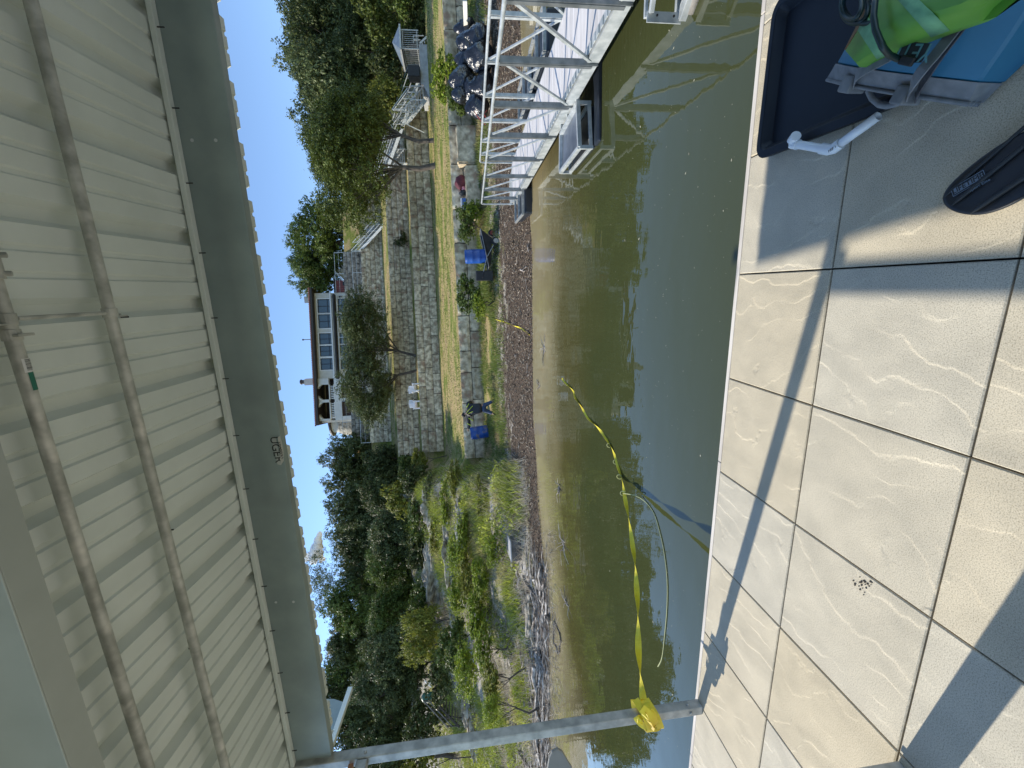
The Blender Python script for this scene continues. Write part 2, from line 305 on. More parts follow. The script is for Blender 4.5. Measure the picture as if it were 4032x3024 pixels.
# ------------------------------------------------------------------ terrain shape
WZ = -0.5                                            # water level
SH_X = [-60, -30, -15, -9.0, -6.75, -4.1, 0.9, 4.3, 9, 30]; SH_Y = [11, 8.5, 7.7, 7.9, 9.1, 10.1, 9.85, 11.1, 11.6, 13]
def sstep(t): t = np.clip(t, 0, 1); return t * t * (3 - 2 * t)
def hterr(x, y, full=False):
    x = np.asarray(x, float); y = np.asarray(y, float)
    a, d = ad(x, y); ys = np.interp(x, SH_X, SH_Y); s = y - ys
    u = a / np.maximum(d, 1)
    t = np.clip(s / (19.2 - ys), 0, 1)
    front = WZ + 1.15 * (0.45 * t + 0.55 * t ** 2.2)
    front = np.where(s < 0, np.maximum(WZ + 0.16 * s, -2.5), front)
    d1 = (19.9 + 2.26 - 0.2269 * a) / 0.974
    lawn = 1.72 + (3.72 - 1.72) * np.clip((d - d1) / (36.2 - d1), 0, 1)
    T = np.where(y < 19.75, front, lawn)
    T = np.where(d > 36.35, 5.50 + (6.2 - 5.50) * np.clip((d - 36.35) / 3.6, 0, 1), T)
    T = np.where(d > 40.35, 8.15 + (10.2 - 8.15) * np.clip((d - 40.35) / 7.6, 0, 1), T)
    T = np.where(d > 48.35, 12.55, T); T = np.where(d > 51.4, 15.3, T); T = np.where(d > 70, 15.3 + (d - 70) * 0.05, T)
    sn = s
    Ln = np.interp(sn, [-30, -12, 0, 2.2, 5, 8, 12, 17, 24, 36, 50, 90, 400], [-3, -2.2, WZ, WZ + .25, .55, 1.45, 3.0, 4.9, 7.6, 12.2, 18, 33, 60])
    wl = sstep((-0.165 - u) / 0.085)                  # 1 = natural slope on the left
    wl = np.where(d > 43, sstep((-0.215 - u) / 0.06), wl)
    h = T * (1 - wl) + Ln * wl
    if full: return h, s, wl, a, d
    return h
def hit(xd, yd, lift=0.0):
    r = ray(xd, yd); t = 6.0
    p = CAM + r * t
    while t < 120:
        p = CAM + r * t
        if p[2] <= hterr(p[0], p[1]) + lift: return p
        t += 0.03
    return p
def on_ground(p): return np.array([p[0], p[1], float(hterr(p[0], p[1]))])
def build_terrain():
    A = np.concatenate([[-1500, -600, -250, -120, -70], np.arange(-48, 44, 0.4), [60, 100, 250, 600, 1500]])
    D = np.concatenate([[-1500, -300, -60, -10, 0, 4], np.arange(7, 24, 0.16), np.arange(24, 58, 0.22), np.arange(58, 80, 2), [100, 160, 300, 700, 1600]])
    ga, gd = np.meshgrid(A, D); X, Y = xy(ga, gd)
    h, s, wl, a, d = hterr(X, Y, True)
    nzv = np.array([noise.fractal(Vector((float(x) * .35, float(y) * .35, 0)), 1.0, 2.0, 4) for x, y in zip(X.ravel(), Y.ravel())]).reshape(X.shape)
    rug = np.where(s < 0, 0.02, 0.035 + 0.35 * wl * np.clip(s / 6, 0, 1)) * (d < 70)
    h = h + nzv * rug
    mudm = np.clip(1.15 - np.clip(s, 0, 99) / 7.2, 0, 1); mudm = mudm * (1 - wl) + wl * np.clip(1.1 - s / 2.4, 0, 1)
    mudm = np.where((s < 6.4) | (wl > .3), mudm, mudm * 0.6)
    lawnm = np.where(Y > 19.3, 1.0, np.clip((s - 4.5) / 3.5, 0, .75)) * (1 - wl * 0.9)
    V = np.stack([X, Y, h], -1).reshape(-1, 3); ny, nx = X.shape
    idx = np.arange(ny * nx).reshape(ny, nx)
    Fq = np.stack([idx[:-1, :-1], idx[:-1, 1:], idx[1:, 1:], idx[1:, :-1]], -1).reshape(-1, 4)
    me = np_mesh('ground', V, Fq, M['terrain'], smooth=True)
    for nm, arr in (('lawn', lawnm), ('mud', mudm)):
        at = me.attributes.new(nm, 'FLOAT', 'POINT'); at.data.foreach_set('value', arr.astype(np.float32).ravel())
    struct(link('ground', me))
def build_water():
    xs = np.concatenate([[-2000, -500, -120, -60], np.arange(-40, 40, 0.5), [60, 120, 500, 2000]]); ys = np.concatenate([[-2000, -500, -100, -30], np.arange(-8, 20, 0.5)])
    X, Y = np.meshgrid(xs, ys); s = Y - np.interp(X, SH_X, SH_Y)
    V = np.stack([X, Y, np.full_like(X, WZ)], -1).reshape(-1, 3); ny, nx = X.shape; idx = np.arange(ny * nx).reshape(ny, nx)
    Fq = np.stack([idx[:-1, :-1], idx[:-1, 1:], idx[1:, 1:], idx[1:, :-1]], -1).reshape(-1, 4)
    me = np_mesh('lake_water', V, Fq, M['water'])
    at = me.attributes.new('shallow', 'FLOAT', 'POINT'); at.data.foreach_set('value', np.clip(1 + s / 5.5, -0.15, 1).astype(np.float32).ravel())
    struct(link('lake_water', me))
build_terrain(); build_water()
# ================================================================== DECK
S = 0.6096
def build_deck():
    mb = MB(); g = 0.0032
    rows = [(-k * S, -(k + 1) * S) for k in range(0, 9)]
    for i in range(-8, 9):
        for y1, y0 in rows:
            x0, x1 = i * S + g, (i + 1) * S - g; a, b = y0 + g, y1 - g
            c = 0.004
            lo = [(x0, a, -.05), (x1, a, -.05), (x1, b, -.05), (x0, b, -.05)]
            md = [(x0, a, -c), (x1, a, -c), (x1, b, -c), (x0, b, -c)]
            tp = [(x0 + c, a + c, 0), (x1 - c, a + c, 0), (x1 - c, b - c, 0), (x0 + c, b - c, 0)]
            mb.add(lo + md + tp, [(0, 1, 5, 4), (1, 2, 6, 5), (2, 3, 7, 6), (3, 0, 4, 7), (4, 5, 9, 8), (5, 6, 10, 9), (6, 7, 11, 10), (7, 4, 8, 11), (8, 9, 10, 11)])
    d = mb.build('dock_deck', M['paver'], loc=(0, 0, 0)); struct(d)
    MB().box((-4.9, -5.5, -.13), (5.5, -0.002, -.052)).build('deck_frame', M['dark_gap'], d)
    e = MB()
    x = -4.9
    for L in (1.3, 2.44, 2.44, 2.44, 2.0):
        e.box((x, 0.003, -.15), (x + L - .004, 0.034, -0.004)); x += L
    e.build('edge_board', M['old_wood'], d, bevel=0.004)
    f = MB()
    for x in np.arange(-4.7, 5.2, 1.25): f.box((x, -5.3, -.62), (x + 1.0, -0.12, -.135))
    f.build('float', M['black_plastic'], d, bevel=0.04)
    b = MB(); r = random.Random(3)                      # crumbs of dirt dropped on one paver
    for k in range(34):
        p = onz(1862 + r.gauss(0, 10), 1262 + r.gauss(0, 7), 0.002); b.ico(p, r.uniform(.0012, .0045), 1, (1, 1, .5), .4, k)
    tag(b.build('dirt_crumbs', mat('dark_dirt', (.05, .04, .03), .9)), 'scatter of dark dirt crumbs on a sunlit paver', 'dirt', kind='stuff')
build_deck()
# ================================================================== CANOPY
RS = 0.1045                                             # roof slope
def zroof(y): return 2.835 - RS * (y + 0.04)
def build_canopy():
    T = thing('roof_canopy', 'metal dock canopy with ribbed cream roof sheets on galvanised posts overhead', 'canopy', (-3.05, -0.04, 0))
    # ribbed panels: profile across x, extruded along the slope
    x0, x1, y0, y1 = -3.48, 3.6, 0.50, -4.2
    prof = []; x = x0; pitch = 0.305; k = 0
    while x < x1:
        # big rib (down-flat pan between), two small stiffener ribs in each pan
        for dx, dz in ((0, 0), (.020, .040), (.062, .040), (.082, 0), (.138, 0), (.144, .009), (.160, .009), (.166, 0), (.220, 0), (.226, .009), (.242, .009), (.248, 0)):
            prof.append((x + dx, dz))
        x += pitch; k += 1
    V = []; Fc = []
    n = len(prof)
    for yy in (y0, y1):
        for px, dz in prof: V.append((px, yy, zroof(yy) + dz))
    for i in range(n - 1): Fc.append((i, i + 1, n + i + 1, n + i))
    p = MB().add(V, Fc).build('roof_panel', M['canopy'], T, fix=False)
    so_ = p.modifiers.new('thickness', 'SOLIDIFY'); so_.thickness = 0.0012; so_.offset = 1
    # eave beam (C section) between posts: web, lower and upper flange
    b = MB(); xa, xb = -3.02, 3.6
    b.box((xa, -.04, 2.585), (xb, -.034, 2.822)); b.box((xa, -.034, 2.585), (xb, .012, 2.591)); b.box((xa, -.034, 2.816), (xb, .012, 2.822)); b.box((xa, .0121, 2.585), (xb, .016, 2.606))
    b.build('eave_beam', M['beam'], T, bevel=0.002)
    # stepped ledge under the sheets along the beam top, with screws
    l = MB().box((xa, -.075, 2.806), (xb, -.0405, 2.829)); l.build('beam_ledge', M['canopy'], T, bevel=0.003)
    for x in np.arange(-2.9, 1.4, 0.305): MB().tube([(x, -.062, 2.806), (x, -.062, 2.778)], .0028, 6).build('screw', M['black_matt'], T)
    for x, y in ((-.12, -.50), (-1.02, -.52), (-1.6, -.55), (-2.35, -.66), (-.1, -.98)): MB().tube([(x, y, zroof(y)), (x, y, zroof(y) - .026)], .0035, 6).build('screw', M['black_matt'], T)
    # eave strip behind the beam
    MB().box((xa, .30, zroof(.30) - .020), (xb, .338, zroof(.338) - .003)).build('eave_strip', M['galv'], T)
    hm = mat('bright_hole', (.55, .58, .6), .5)
    for xd, yd in ((415, 303), (466, 303), (596, 1301), (634, 1300)):
        q = ony(xd, yd, -.0405); MB().lathe([(.0075, 0), (.0075, .0008)], q, 16, (0, -1, 0)).build('drilled_hole', hm, T)
    # beam C (second purlin) near the viewer
    c = MB(); c.box((xa - .4, -1.275, 2.70), (xb, -1.27, 2.955)); c.box((xa - .4, -1.27, 2.70), (xb, -1.19, 2.705)); c.box((xa - .4, -1.195, 2.7051), (xb, -1.19, 2.73))
    c.build('purlin_beam', mat('pale_grey_purlin', (.38, .41, .38), .45, .1, (.44, .47, .44), 4, rj=.08), T, bevel=0.002)
    # corner post, tie beam, second post
    MB().box((-3.096, -.072, 0.0), (-3.028, -.004, zroof(-.04) - .004)).build('post', M['galv'], T, bevel=0.006)
    for z, s_ in ((.09, 1), (2.36, 1)):
        MB().lathe([(.011, 0), (.011, .006), (.004, .010)], (-3.062, -.072, z), 8, (0, -1, 0)).build('bolt', M['galv'], T); MB().lathe([(.010, 0), (.010, .006), (.004, .010)], (-3.028, -.04, z + .01), 8, (1, 0, 0)).build('bolt', M['galv'], T)
    MB().bar((-3.062, -.074, 2.385), (-3.062, -5.2, 2.385), .060, .070).build('tie_beam', M['galv'], T, bevel=0.005)
    MB().box((-3.075, -.11, 2.44), (-3.05, -.079, 2.47)).build('tie_clip', mat('rusty_clip', (.30, .14, .07), .7), T)
    MB().box((-1.965, -1.335, 0.0), (-1.857, -1.227, 2.71)).build('post', M['galv'], T, bevel=0.007)
    for z in (.07, .20): MB().lathe([(.017, 0), (.017, .004), (.010, .0041), (.010, .014)], (-1.857, -1.281, z), 10, (1, 0, 0)).build('bolt', M['rubber'], T)
    MB().lathe([(.010, 0), (.010, .02)], (-1.91, -1.227, .09), 8, (0, 1, 0)).build('bolt', M['rubber'], T)
    # side gable trim on the left: lower edge tube with a sheet above it
    # hanging pipes
    PY1, PZ1, PR1, PY2, PZ2, PR2 = -.60, 2.8425, .0185, -.92, 2.8685, .018
    MB().tube([(1.8, PY1, PZ1 + .0219), (-3.4, PY1, PZ1 - .038)], PR1, 20).build('pipe', M['pipe'], T, smooth=True)
    MB().tube([(1.8, PY2, PZ2 + .0293), (-3.4, PY2, PZ2 - .0508)], PR2, 20).build('pipe', M['pipe'], T, smooth=True)
    q = MB(); q.tube([(-.10, PY2 + .03, PZ2), (-.10, PY1 - .02, PZ1)], .0065, 10)
    for y, z, dy, r_ in ((PY1, PZ1, .038, PR1), (PY2, PZ2, -.036, PR2)):
        q.lathe([(r_ + .004, -.016), (r_ + .004, .016)], (-.10, y, z), 20, (1, 0, 0))
        q.box((-.116, min(y, y + dy * 1.5), z - .017), (-.111, max(y, y + dy * 1.5), z + .017))
        q.lathe([(.007, 0), (.007, .006)], (-.111, y + dy, z), 8, (1, 0, 0))
    q.lathe([(PR2 + .004, -.016), (PR2 + .004, .016)], (-.145, PY2, PZ2), 20, (1, 0, 0)); q.box((-.15, PY2 - .015, PZ2 - .032), (-.142, PY2 + .032, PZ2 - .012))
    q.lathe([(PR2 + .005, -.04), (PR2 + .005, .04)], (.05, PY2, PZ2), 16, (1, 0, 0))
    for x in (.025, .075): q.lathe([(.008, .0), (.008, .036)], (x, PY2, PZ2), 8, (0, .6, -1))
    q.build('pipe_clamp', M['pipe'], T, smooth=False, bevel=0.0015)
    # sticker with barcode on the pipe, facing the deck
    gr = mat('green_sticker', (.02, .16, .11), .5); wh = mat('white_sticker', (.72, .72, .70), .5)
    def wrap(x0, x1, y, z, r, a0, a1, m_, nm, par):
        vs = []; fs = []; na = 8
        for i in range(na + 1):
            a = math.radians(a0 + (a1 - a0) * i / na); vs += [(x0, y + r * math.sin(a), z - r * math.cos(a)), (x1, y + r * math.sin(a), z - r * math.cos(a))]
        fs = [(2 * i, 2 * i + 1, 2 * i + 3, 2 * i + 2) for i in range(na)]
        return MB().add(vs, fs).build(nm, m_, par, fix=False)
    xs0, xs1, xs2 = -.216, -.254, -.308
    ZS = PZ2 - .0025; st = wrap(xs0 + .003, xs1, PY2, ZS, PR2 + .0012, -38, 55, wh, 'sticker', T); wrap(xs1, xs2, PY2, ZS, PR2 + .0012, -20, 55, gr, 'sticker', T)
    for k in range(16):
        xx = xs0 - .0021 * k; wrap(xx, xx - random.choice((.0007, .0013)), PY2, ZS, PR2 + .0017, -20, 38, M['black_matt'], 'barcode_bar', st)
    # torn label under the eave beam
    wl = mat('label_film', (.46, .47, .45), .45)
    A = [ony(x, y, -.0412) for x, y in ((587.5, 944), (595, 944), (597, 952), (602, 975), (609.5, 1001), (607, 1005), (599.5, 1003), (597, 990), (592, 970), (588, 953))]
    lb = MB().add(A, [tuple(range(len(A)))]).build('torn_label', wl, T, fix=False)
    for ch, xd, yd, sz in (('U', 592.0, 951.0, .060), ('G', 595.3, 967, .060), ('E', 598.5, 980.5, .060), ('R', 602, 993, .060)):
        text('lettering', ch, ony(xd, yd, -.0418), (-1, 0, 0), (0, 0, -1), sz, M['black_matt'], lb)
    B = [ony(x, y, -.030) for x, y in ((598.5, 944), (605, 940), (609.5, 958), (612, 985), (612, 998), (607, 1003), (604.5, 990), (603, 970))]
    B = [np.array((b_[0], .02, 2.59 - .0) ) for b_ in B]
    B = []
    for x, y in ((600, 944.5), (604.5, 941.5), (608.5, 953), (612.5, 975), (612.8, 996), (608.3, 1003), (606, 996), (605, 975)):
        q_ = onz(x, y, 2.5838); B.append(q_)
    l2 = MB().add(B, [tuple(range(len(B)))]).build('torn_label', wl, T, fix=False)
    c0, c1 = onz(604, 957, 2.5830), onz(610, 988, 2.5830)
    text('lettering', '1040251', (c0 + c1) / 2, c1 - c0, (0, -1, 0), .030, M['black_matt'], l2)
build_canopy()
def build_neighbour():
    T = thing('neighbouring_canopy', 'end of a second canopy, pale tube and grey sheet behind the corner post top', 'canopy', (-4.3, 1.2, 2.8))
    MB().bar((-4.3, 1.60, 3.012), (-4.3, .80, 3.062), .05, .05).build('edge_tube', M['canopy'], T, bevel=.003)
    MB().prism([(-4.3, 1.45, 3.05), (-4.3, 1.50, 3.16), (-4.3, 1.53, 3.36), (-4.3, .80, 3.42), (-4.3, .80, 3.095)], (-.004, 0, 0)).build('side_sheet', M['beam'], T)
build_neighbour()
# ================================================================== TERRACE WALLS
def stone_wall(name, label, pl, pr, zl, zr, h, courses, blen, thick, m, jit=.025, seed=1, skip=(), normal=None, gap=.022, hvar=.0):
    """pl, pr: (x, y) left / right ends of the front face; zl, zr base heights; h wall height"""
    R = random.Random(seed); pl = Vector((*pl, 0)); pr = Vector((*pr, 0)); u = (pr - pl); Lw = u.length; u.normalize(); nrm = Vector((u.y, -u.x, 0))
    mb = MB(); ch = h / courses; slope = (zr - zl) / Lw
    for c in range(courses):
        x = -R.uniform(0, .2) if c else 0.0
        x = 0.0
        while x < Lw:
            L = blen * R.uniform(.65, 1.35)
            if Lw - (x + L) < blen * .45: L = Lw - x
            zb = zl + slope * (x + L / 2) + c * ch; fo = R.uniform(-.02, .03)
            if not any(a <= x + L / 2 <= b and c >= cc for a, b, cc in skip):
                nx, nz_ = max(3, int(L / .16)), max(3, int(ch / .13)); vs = []; idx = {}
                X0, X1, Z0, Z1 = x + gap, x + L - gap, zb + gap * .7, zb + ch - gap * .7
                for j in range(nz_ + 1):
                    for i in range(nx + 1):
                        fx, fz = i / nx, j / nz_
                        e = (i in (0, nx)) + (j in (0, nz_))
                        px = X0 + (X1 - X0) * fx; pz = Z0 + (Z1 - Z0) * fz
                        q = Vector((px * 2.1 + seed, pz * 2.1, c * 7 + seed))
                        dd = fo + jit * (noise.noise(q) + .5 * noise.noise(q * 3)) - .035 * e
                        px += .018 * noise.noise(q * 2 + Vector((9, 0, 0))) * (e > 0); pz += .018 * noise.noise(q * 2 + Vector((0, 9, 0))) * (e > 0)
                        p = pl + u * px + nrm * dd; vs.append((p.x, p.y, pz))
                fs = [(j * (nx + 1) + i, j * (nx + 1) + i + 1, (j + 1) * (nx + 1) + i + 1, (j + 1) * (nx + 1) + i) for j in range(nz_) for i in range(nx)]
                # back rim
                ring = [i for i in range(nx + 1)] + [(j + 1) * (nx + 1) + nx for j in range(nz_)] + [nz_ * (nx + 1) + nx - 1 - i for i in range(nx)] + [(nz_ - 1 - j) * (nx + 1) for j in range(nz_ - 1)]
                base = len(vs)
                for k in ring:
                    v = vs[k]; vs.append((v[0] - nrm.x * thick, v[1] - nrm.y * thick, v[2]))
                m_ = len(ring)
                for k in range(m_): fs.append((ring[k], base + k, base + (k + 1) % m_, ring[(k + 1) % m_]))
                fs.append(tuple(base + k for k in range(m_))[::-1])
                mb.add(vs, fs)
            x += L
    o = mb.build(name, m, None, fix=False)
    # packed fill behind the joints
    f = MB(); P0 = pl - nrm * .10; P1 = pr - nrm * .10; bk = -nrm * (thick - .15)
    e0 = P0 + u * .1; e1 = P1 - u * .1
    f.add([(e0.x, e0.y, zl - .3), (e1.x, e1.y, zr - .3), (e1.x, e1.y, zr + h - .04), (e0.x, e0.y, zl + h - .04),
           (e0.x + bk.x, e0.y + bk.y, zl - .3), (e1.x + bk.x, e1.y + bk.y, zr - .3), (e1.x + bk.x, e1.y + bk.y, zr + h - .04), (e0.x + bk.x, e0.y + bk.y, zl + h - .04)],
          [(0, 1, 2, 3), (5, 4, 7, 6), (0, 4, 5, 1), (3, 2, 6, 7), (0, 3, 7, 4), (1, 5, 6, 2)])
    f.build('joint_fill', M['dark_gap'], o)
    tag(o, label, 'retaining wall', 'limestone retaining walls of the terraces'); return o
def build_walls():
    a, b = ony(1003, 992, 19.2), ony(955, -40, 19.2)
    o = stone_wall('retaining_wall', 'lowest limestone wall of large blocks behind the blue barrels', (a[0], 19.2), (15.0, 19.2), .63, .55, 1.20, 2, 1.75, .85, M['stone'], .04, 1)
    # protruding lower blocks right of the shrub
    for k, (x0, x1, z0, z1, yy) in enumerate(((3.2, 5.5, .42, 1.12, 18.35), (5.6, 7.2, .50, 1.42, 18.5))):
        mb = MB(); bm = bmesh.new(); bmesh.ops.create_cube(bm, size=1); bmesh.ops.bevel(bm, geom=bm.edges[:], offset=.05, segments=2, affect='EDGES'); bmesh.ops.subdivide_edges(bm, edges=bm.edges[:], cuts=3, use_grid_fill=True)
        vs = []
        for v in bm.verts:
            p = Vector(((x0 + x1) / 2 + v.co.x * (x1 - x0), yy + .45 + v.co.y * .9, (z0 + z1) / 2 + v.co.z * (z1 - z0)))
            p += Vector([noise.noise(p * 2 + Vector((k * 5 + j * 3, 0, 0))) * .045 for j in range(3)]); vs.append(p)
        mb.add(vs, [tuple(v.index for v in f.verts) for f in bm.faces]); bm.free()
        q = mb.build('stone_block', M['stone'], None)
        tag(q, ['long low limestone block carrying the small bags, in front of the lowest wall', 'tall limestone block beside the pile of black trash bags'][k], 'stone block', 'single limestone blocks in front of the lowest wall')
    def wl(name, label, L, R_, dL, zb, zt, dd, c, bl, m, seed, th=.7, **k):
        pL, pR = dep(*L, dd), dep(*R_, dd)
        return stone_wall(name, label, pL[:2], pR[:2], zb[0], zb[1], zt - zb[0], c, bl, th, m, .03, seed, **k)
    wl('retaining_wall', 'second limestone wall, three courses, above the striped lawn and below the white chairs', (930, 977), (930, 60), 0, (3.70, 3.70), 5.58, 36, 3, 1.55, M['stone'], 2)
    wl('retaining_wall', 'third limestone wall behind the white chairs and the spreading tree', (880, 986), (880, 120), 0, (6.15, 6.15), 8.24, 40, 4, 1.55, M['stone'], 3)
    wl('retaining_wall', 'sunlit fourth limestone wall under the house, five courses', (800, 957), (800, 380), 0, (10.0, 10.0), 12.6, 48, 5, 1.4, M['stone'], 4)
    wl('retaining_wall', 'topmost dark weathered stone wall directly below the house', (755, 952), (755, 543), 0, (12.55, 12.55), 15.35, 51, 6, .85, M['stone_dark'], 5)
build_walls()
def railing(name, label, pts, h, sp, parent=None, r=.022, group=None, wires=2, m='galv_white'):
    T = parent or thing(name, label, 'railing', tuple(pts[0]), group)
    rails = MB()
    for a, b in zip(pts[:-1], pts[1:]):
        a = Vector(a); b = Vector(b); n = max(1, int((b - a).length / sp))
        for i in range(n + 1):
            p = a.lerp(b, i / n); MB().bar(p, p + Vector((0, 0, h)), r * 2, r * 2).build('railing_post', M[m], T)
        for k in range(wires): z = h * (1 - k / wires * .9) - .01; rails.bar(a + Vector((0, 0, z)), b + Vector((0, 0, z)), r * 1.4 if k == 0 else r * .7, r * 1.4 if k == 0 else r * .7)
    rails.build('railing_rails', M[m], T); return T
p0, p1 = dep(778, 957, 48.3), dep(778, 543, 48.3); z = 12.6
railing('wire_railing', 'thin white railing along the ledge of the fourth wall', [(p0[0], p0[1], z), (p1[0], p1[1], z)], 1.05, 2.4, r=.03, wires=2, group='thin railings on the upper walls')
p0, p1 = dep(760, 957, 51.2), dep(760, 545, 51.2)
railing('wire_railing', 'thin pale railing on top of the dark upper wall in front of the house', [(p0[0], p0[1], 15.35), (p1[0], p1[1], 15.35)], 1.05, 2.4, r=.03, wires=2, group='thin railings on the upper walls')
# ================================================================== GANGWAY
def build_gangway():
    T = thing('gangway', 'long white truss gangway with grey plank floor running from the dock to the muddy bank', 'gangway', (3.2, 1.2, -.1))
    m = M['galv_white']; X0, X1 = 2.62, 3.84
    zb = lambda y: -.115 - .0185 * (y - 1.2); zt = lambda y: 1.065 - .0265 * (y - 1.2)
    def bot(x, y): return (x, y, zb(y))
    def top(x, y): return (x, y, zt(y))
    Y0, Y1 = 0.6, 11.9
    for X, s in ((X0, -1), (X1, 1)):
        t = MB(); path = [top(X, Y0), top(X, 11.75), (X, 11.86, zt(11.8) - .03), (X, 11.9, zt(11.8) - .12), (X, 11.9, zb(11.9))]
        t.tube(path, .024, 12); t.build('top_rail', m, T, smooth=True)
        c = MB(); c.bar(bot(X, Y0), bot(X, Y1), .012, .15); c.bar((X - s * .03, Y0, zb(Y0) + .07), (X - s * .03, Y1, zb(Y1) + .07), .07, .01); c.bar((X - s * .03, Y0, zb(Y0) - .07), (X - s * .03, Y1, zb(Y1) - .07), .07, .01)
        c.build('bottom_chord', m, T)
        ys = [1.15, 2.25, 3.35, 4.55, 5.8, 7.15, 8.5, 9.85, 10.95] if s < 0 else [1.3, 2.4, 3.55, 4.7, 5.95, 7.25, 8.55, 9.9, 11.0]
        for i, y in enumerate(ys):
            p = MB(); p.bar((X, y, zb(y) - .07), (X, y, zt(y) - .01), .072 if s < 0 else .06, .012, (0, 1, 0)); p.bar((X - .040, y + .032, zb(y)), (X - .040, y + .032, zt(y) - .02), .010, .052, (0, 1, 0))
            if s < 0 and i == 3:
                for k in range(6): p.lathe([(.011, 0), (.011, .008)], (X + .01, y - .006, zb(y) + .06 + k * .17), 8, (0, -1, 0))
            p.build('truss_post', M['galv_shaded'] if s < 0 else m, T)
            if i + 1 < len(ys):
                y2 = ys[i + 1]
                q = MB(); q.bar((X, y + .03, zt(y) - .04) if i < 3 else (X, y + .03, zt(y) - .05), (X, y2 - .03, zb(y2) + .04), .030, .036) if i < 3 else q.bar((X, y + .03, zb(y) + .05), (X, y2 - .03, zt(y2) - .06), .026, .034)
                if s < 0 and i < 3: pass
                q.build('truss_diagonal', m, T)
    # planks with a grooved walking surface, and pale side sheets
    pl = MB(); y = Y0
    while y < 13.0:
        z = zb(y) + .085
        if y < 11.85: pl.box((X0 + .12, y, z - .03), (X1 - .05, y + .137, z))
        y += .143
    pl.build('plank_floor', mat('pale_plank', (.46, .44, .43), .8, 0, (.60, .58, .57), 7, streak=(.3, 3, 3), isl=.10), T)
    sd = MB(); sd.add([(X0 + .015, Y0, zb(Y0) + .09), (X0 + .12, Y0, zb(Y0) + .093), (X0 + .12, Y1, zb(Y1) + .093), (X0 + .015, Y1, zb(Y1) + .09)], [(0, 1, 2, 3)])
    y = Y0 + .05
    while y < 11.7: sd.box((X0 + .02, y, zb(y) + .091), (X0 + .10, y + .07, zb(y) + .104)); y += .143
    sd.build('tread_edge', m, T)
    # ramp tongue onto the mud
    g = float(hterr(3.2, 13.6))
    MB().add([(X0 + .1, 11.9, zb(11.9) + .075), (X1 - .1, 11.9, zb(11.9) + .075), (X1 - .2, 13.4, -.30), (X0 + .2, 13.4, -.30), (X0 + .1, 11.9, zb(11.9) + .05), (X1 - .1, 11.9, zb(11.9) + .05), (X1 - .2, 13.4, -.33), (X0 + .2, 13.4, -.33)],
             [(0, 1, 2, 3), (7, 6, 5, 4), (0, 3, 7, 4), (1, 5, 6, 2), (3, 2, 6, 7), (0, 4, 5, 1)]).build('ramp_plate', m, T)
    # inner lower handrail on the far side
    for k, (x, yy, zt_) in enumerate(((2.33, 10.55, -.24), (4.45, 6.9, -.12), (4.45, 8.6, -.12))):
        f = MB(); f.box((x - .35, yy - .75, -.75), (x + .35, yy + .75, zt_ - .05))
        f.build('float', M['black_plastic'], T, bevel=.05)
        fr = MB(); z = zt_
        for e in (-.36, .36): fr.bar((x + e, yy - .78, z), (x + e, yy + .78, z), .05, .06)
        for e in (-.78, 0, .78): fr.bar((x - .36, yy + e, z), (x + .36, yy + e, z), .05, .06)
        fr.build('float_frame', M['galv'], T)
build_gangway()
def build_side_float():
    P = [onz(1248, 222, -.25), onz(1212, 290, -.25), onz(1211, 372, -.25), onz(1252, 318, -.25)]
    P = [Vector(p) for p in P]; c = sum(P, Vector()) / 4
    T = thing('work_float', 'low galvanised frame float with grey sheet top tucked beside the gangway', 'float', (c.x, c.y, -.5))
    f = MB()
    for a, b in zip(P, P[1:] + P[:1]): f.bar(a, b, .05, .06)
    for a, b in zip(P, P[1:] + P[:1]): f.bar(a + Vector((0, 0, -.17)), b + Vector((0, 0, -.17)), .04, .05)
    for p in P: f.bar(p, p - Vector((0, 0, .2)), .05, .05)
    f.bar(P[0], P[0] + (P[0] - P[3]) * .8 + Vector((0, 0, 0)), .05, .06); f.bar(P[0] + Vector((.25, 0, 0)), P[1] + Vector((.28, 0, 0)), .05, .06)
    for t in (0, .5, .9): q = P[0].lerp(P[1], t); f.bar(q, q + Vector((.5, .05, .06)), .045, .05)
    f.build('frame', M['galv_white'], T, bevel=.003)
    q = [a.lerp(c, .06) + Vector((0, 0, -.03)) for a in P]
    MB().prism(q, (0, 0, -.006)).build('top_sheet', mat('grey_sheet', (.10, .12, .16), .32, .5, (.22, .25, .30), 3), T)
    q = [a.lerp(c, .05) + Vector((0, 0, -.19)) for a in P]
    MB().prism(q, (0, 0, -.32)).build('float_block', M['black_plastic'], T, bevel=.03)
    q = [Vector(onz(x, y, -.30)) for x, y in ((1262, 160), (1262, 330), (1300, 330), (1300, 150))]
    q = [P[0] + Vector((.1, -.1, -.2)), P[3] + Vector((0, -.02, -.2)), P[3] + Vector((0.02, -.24, -.2)), P[0] + Vector((.75, -.3, -.2)), P[0] + Vector((.9, .1, -.2))]
    MB().prism(q, (0, 0, -.32)).build('float_block', M['black_plastic'], T, bevel=.03)
build_side_float()
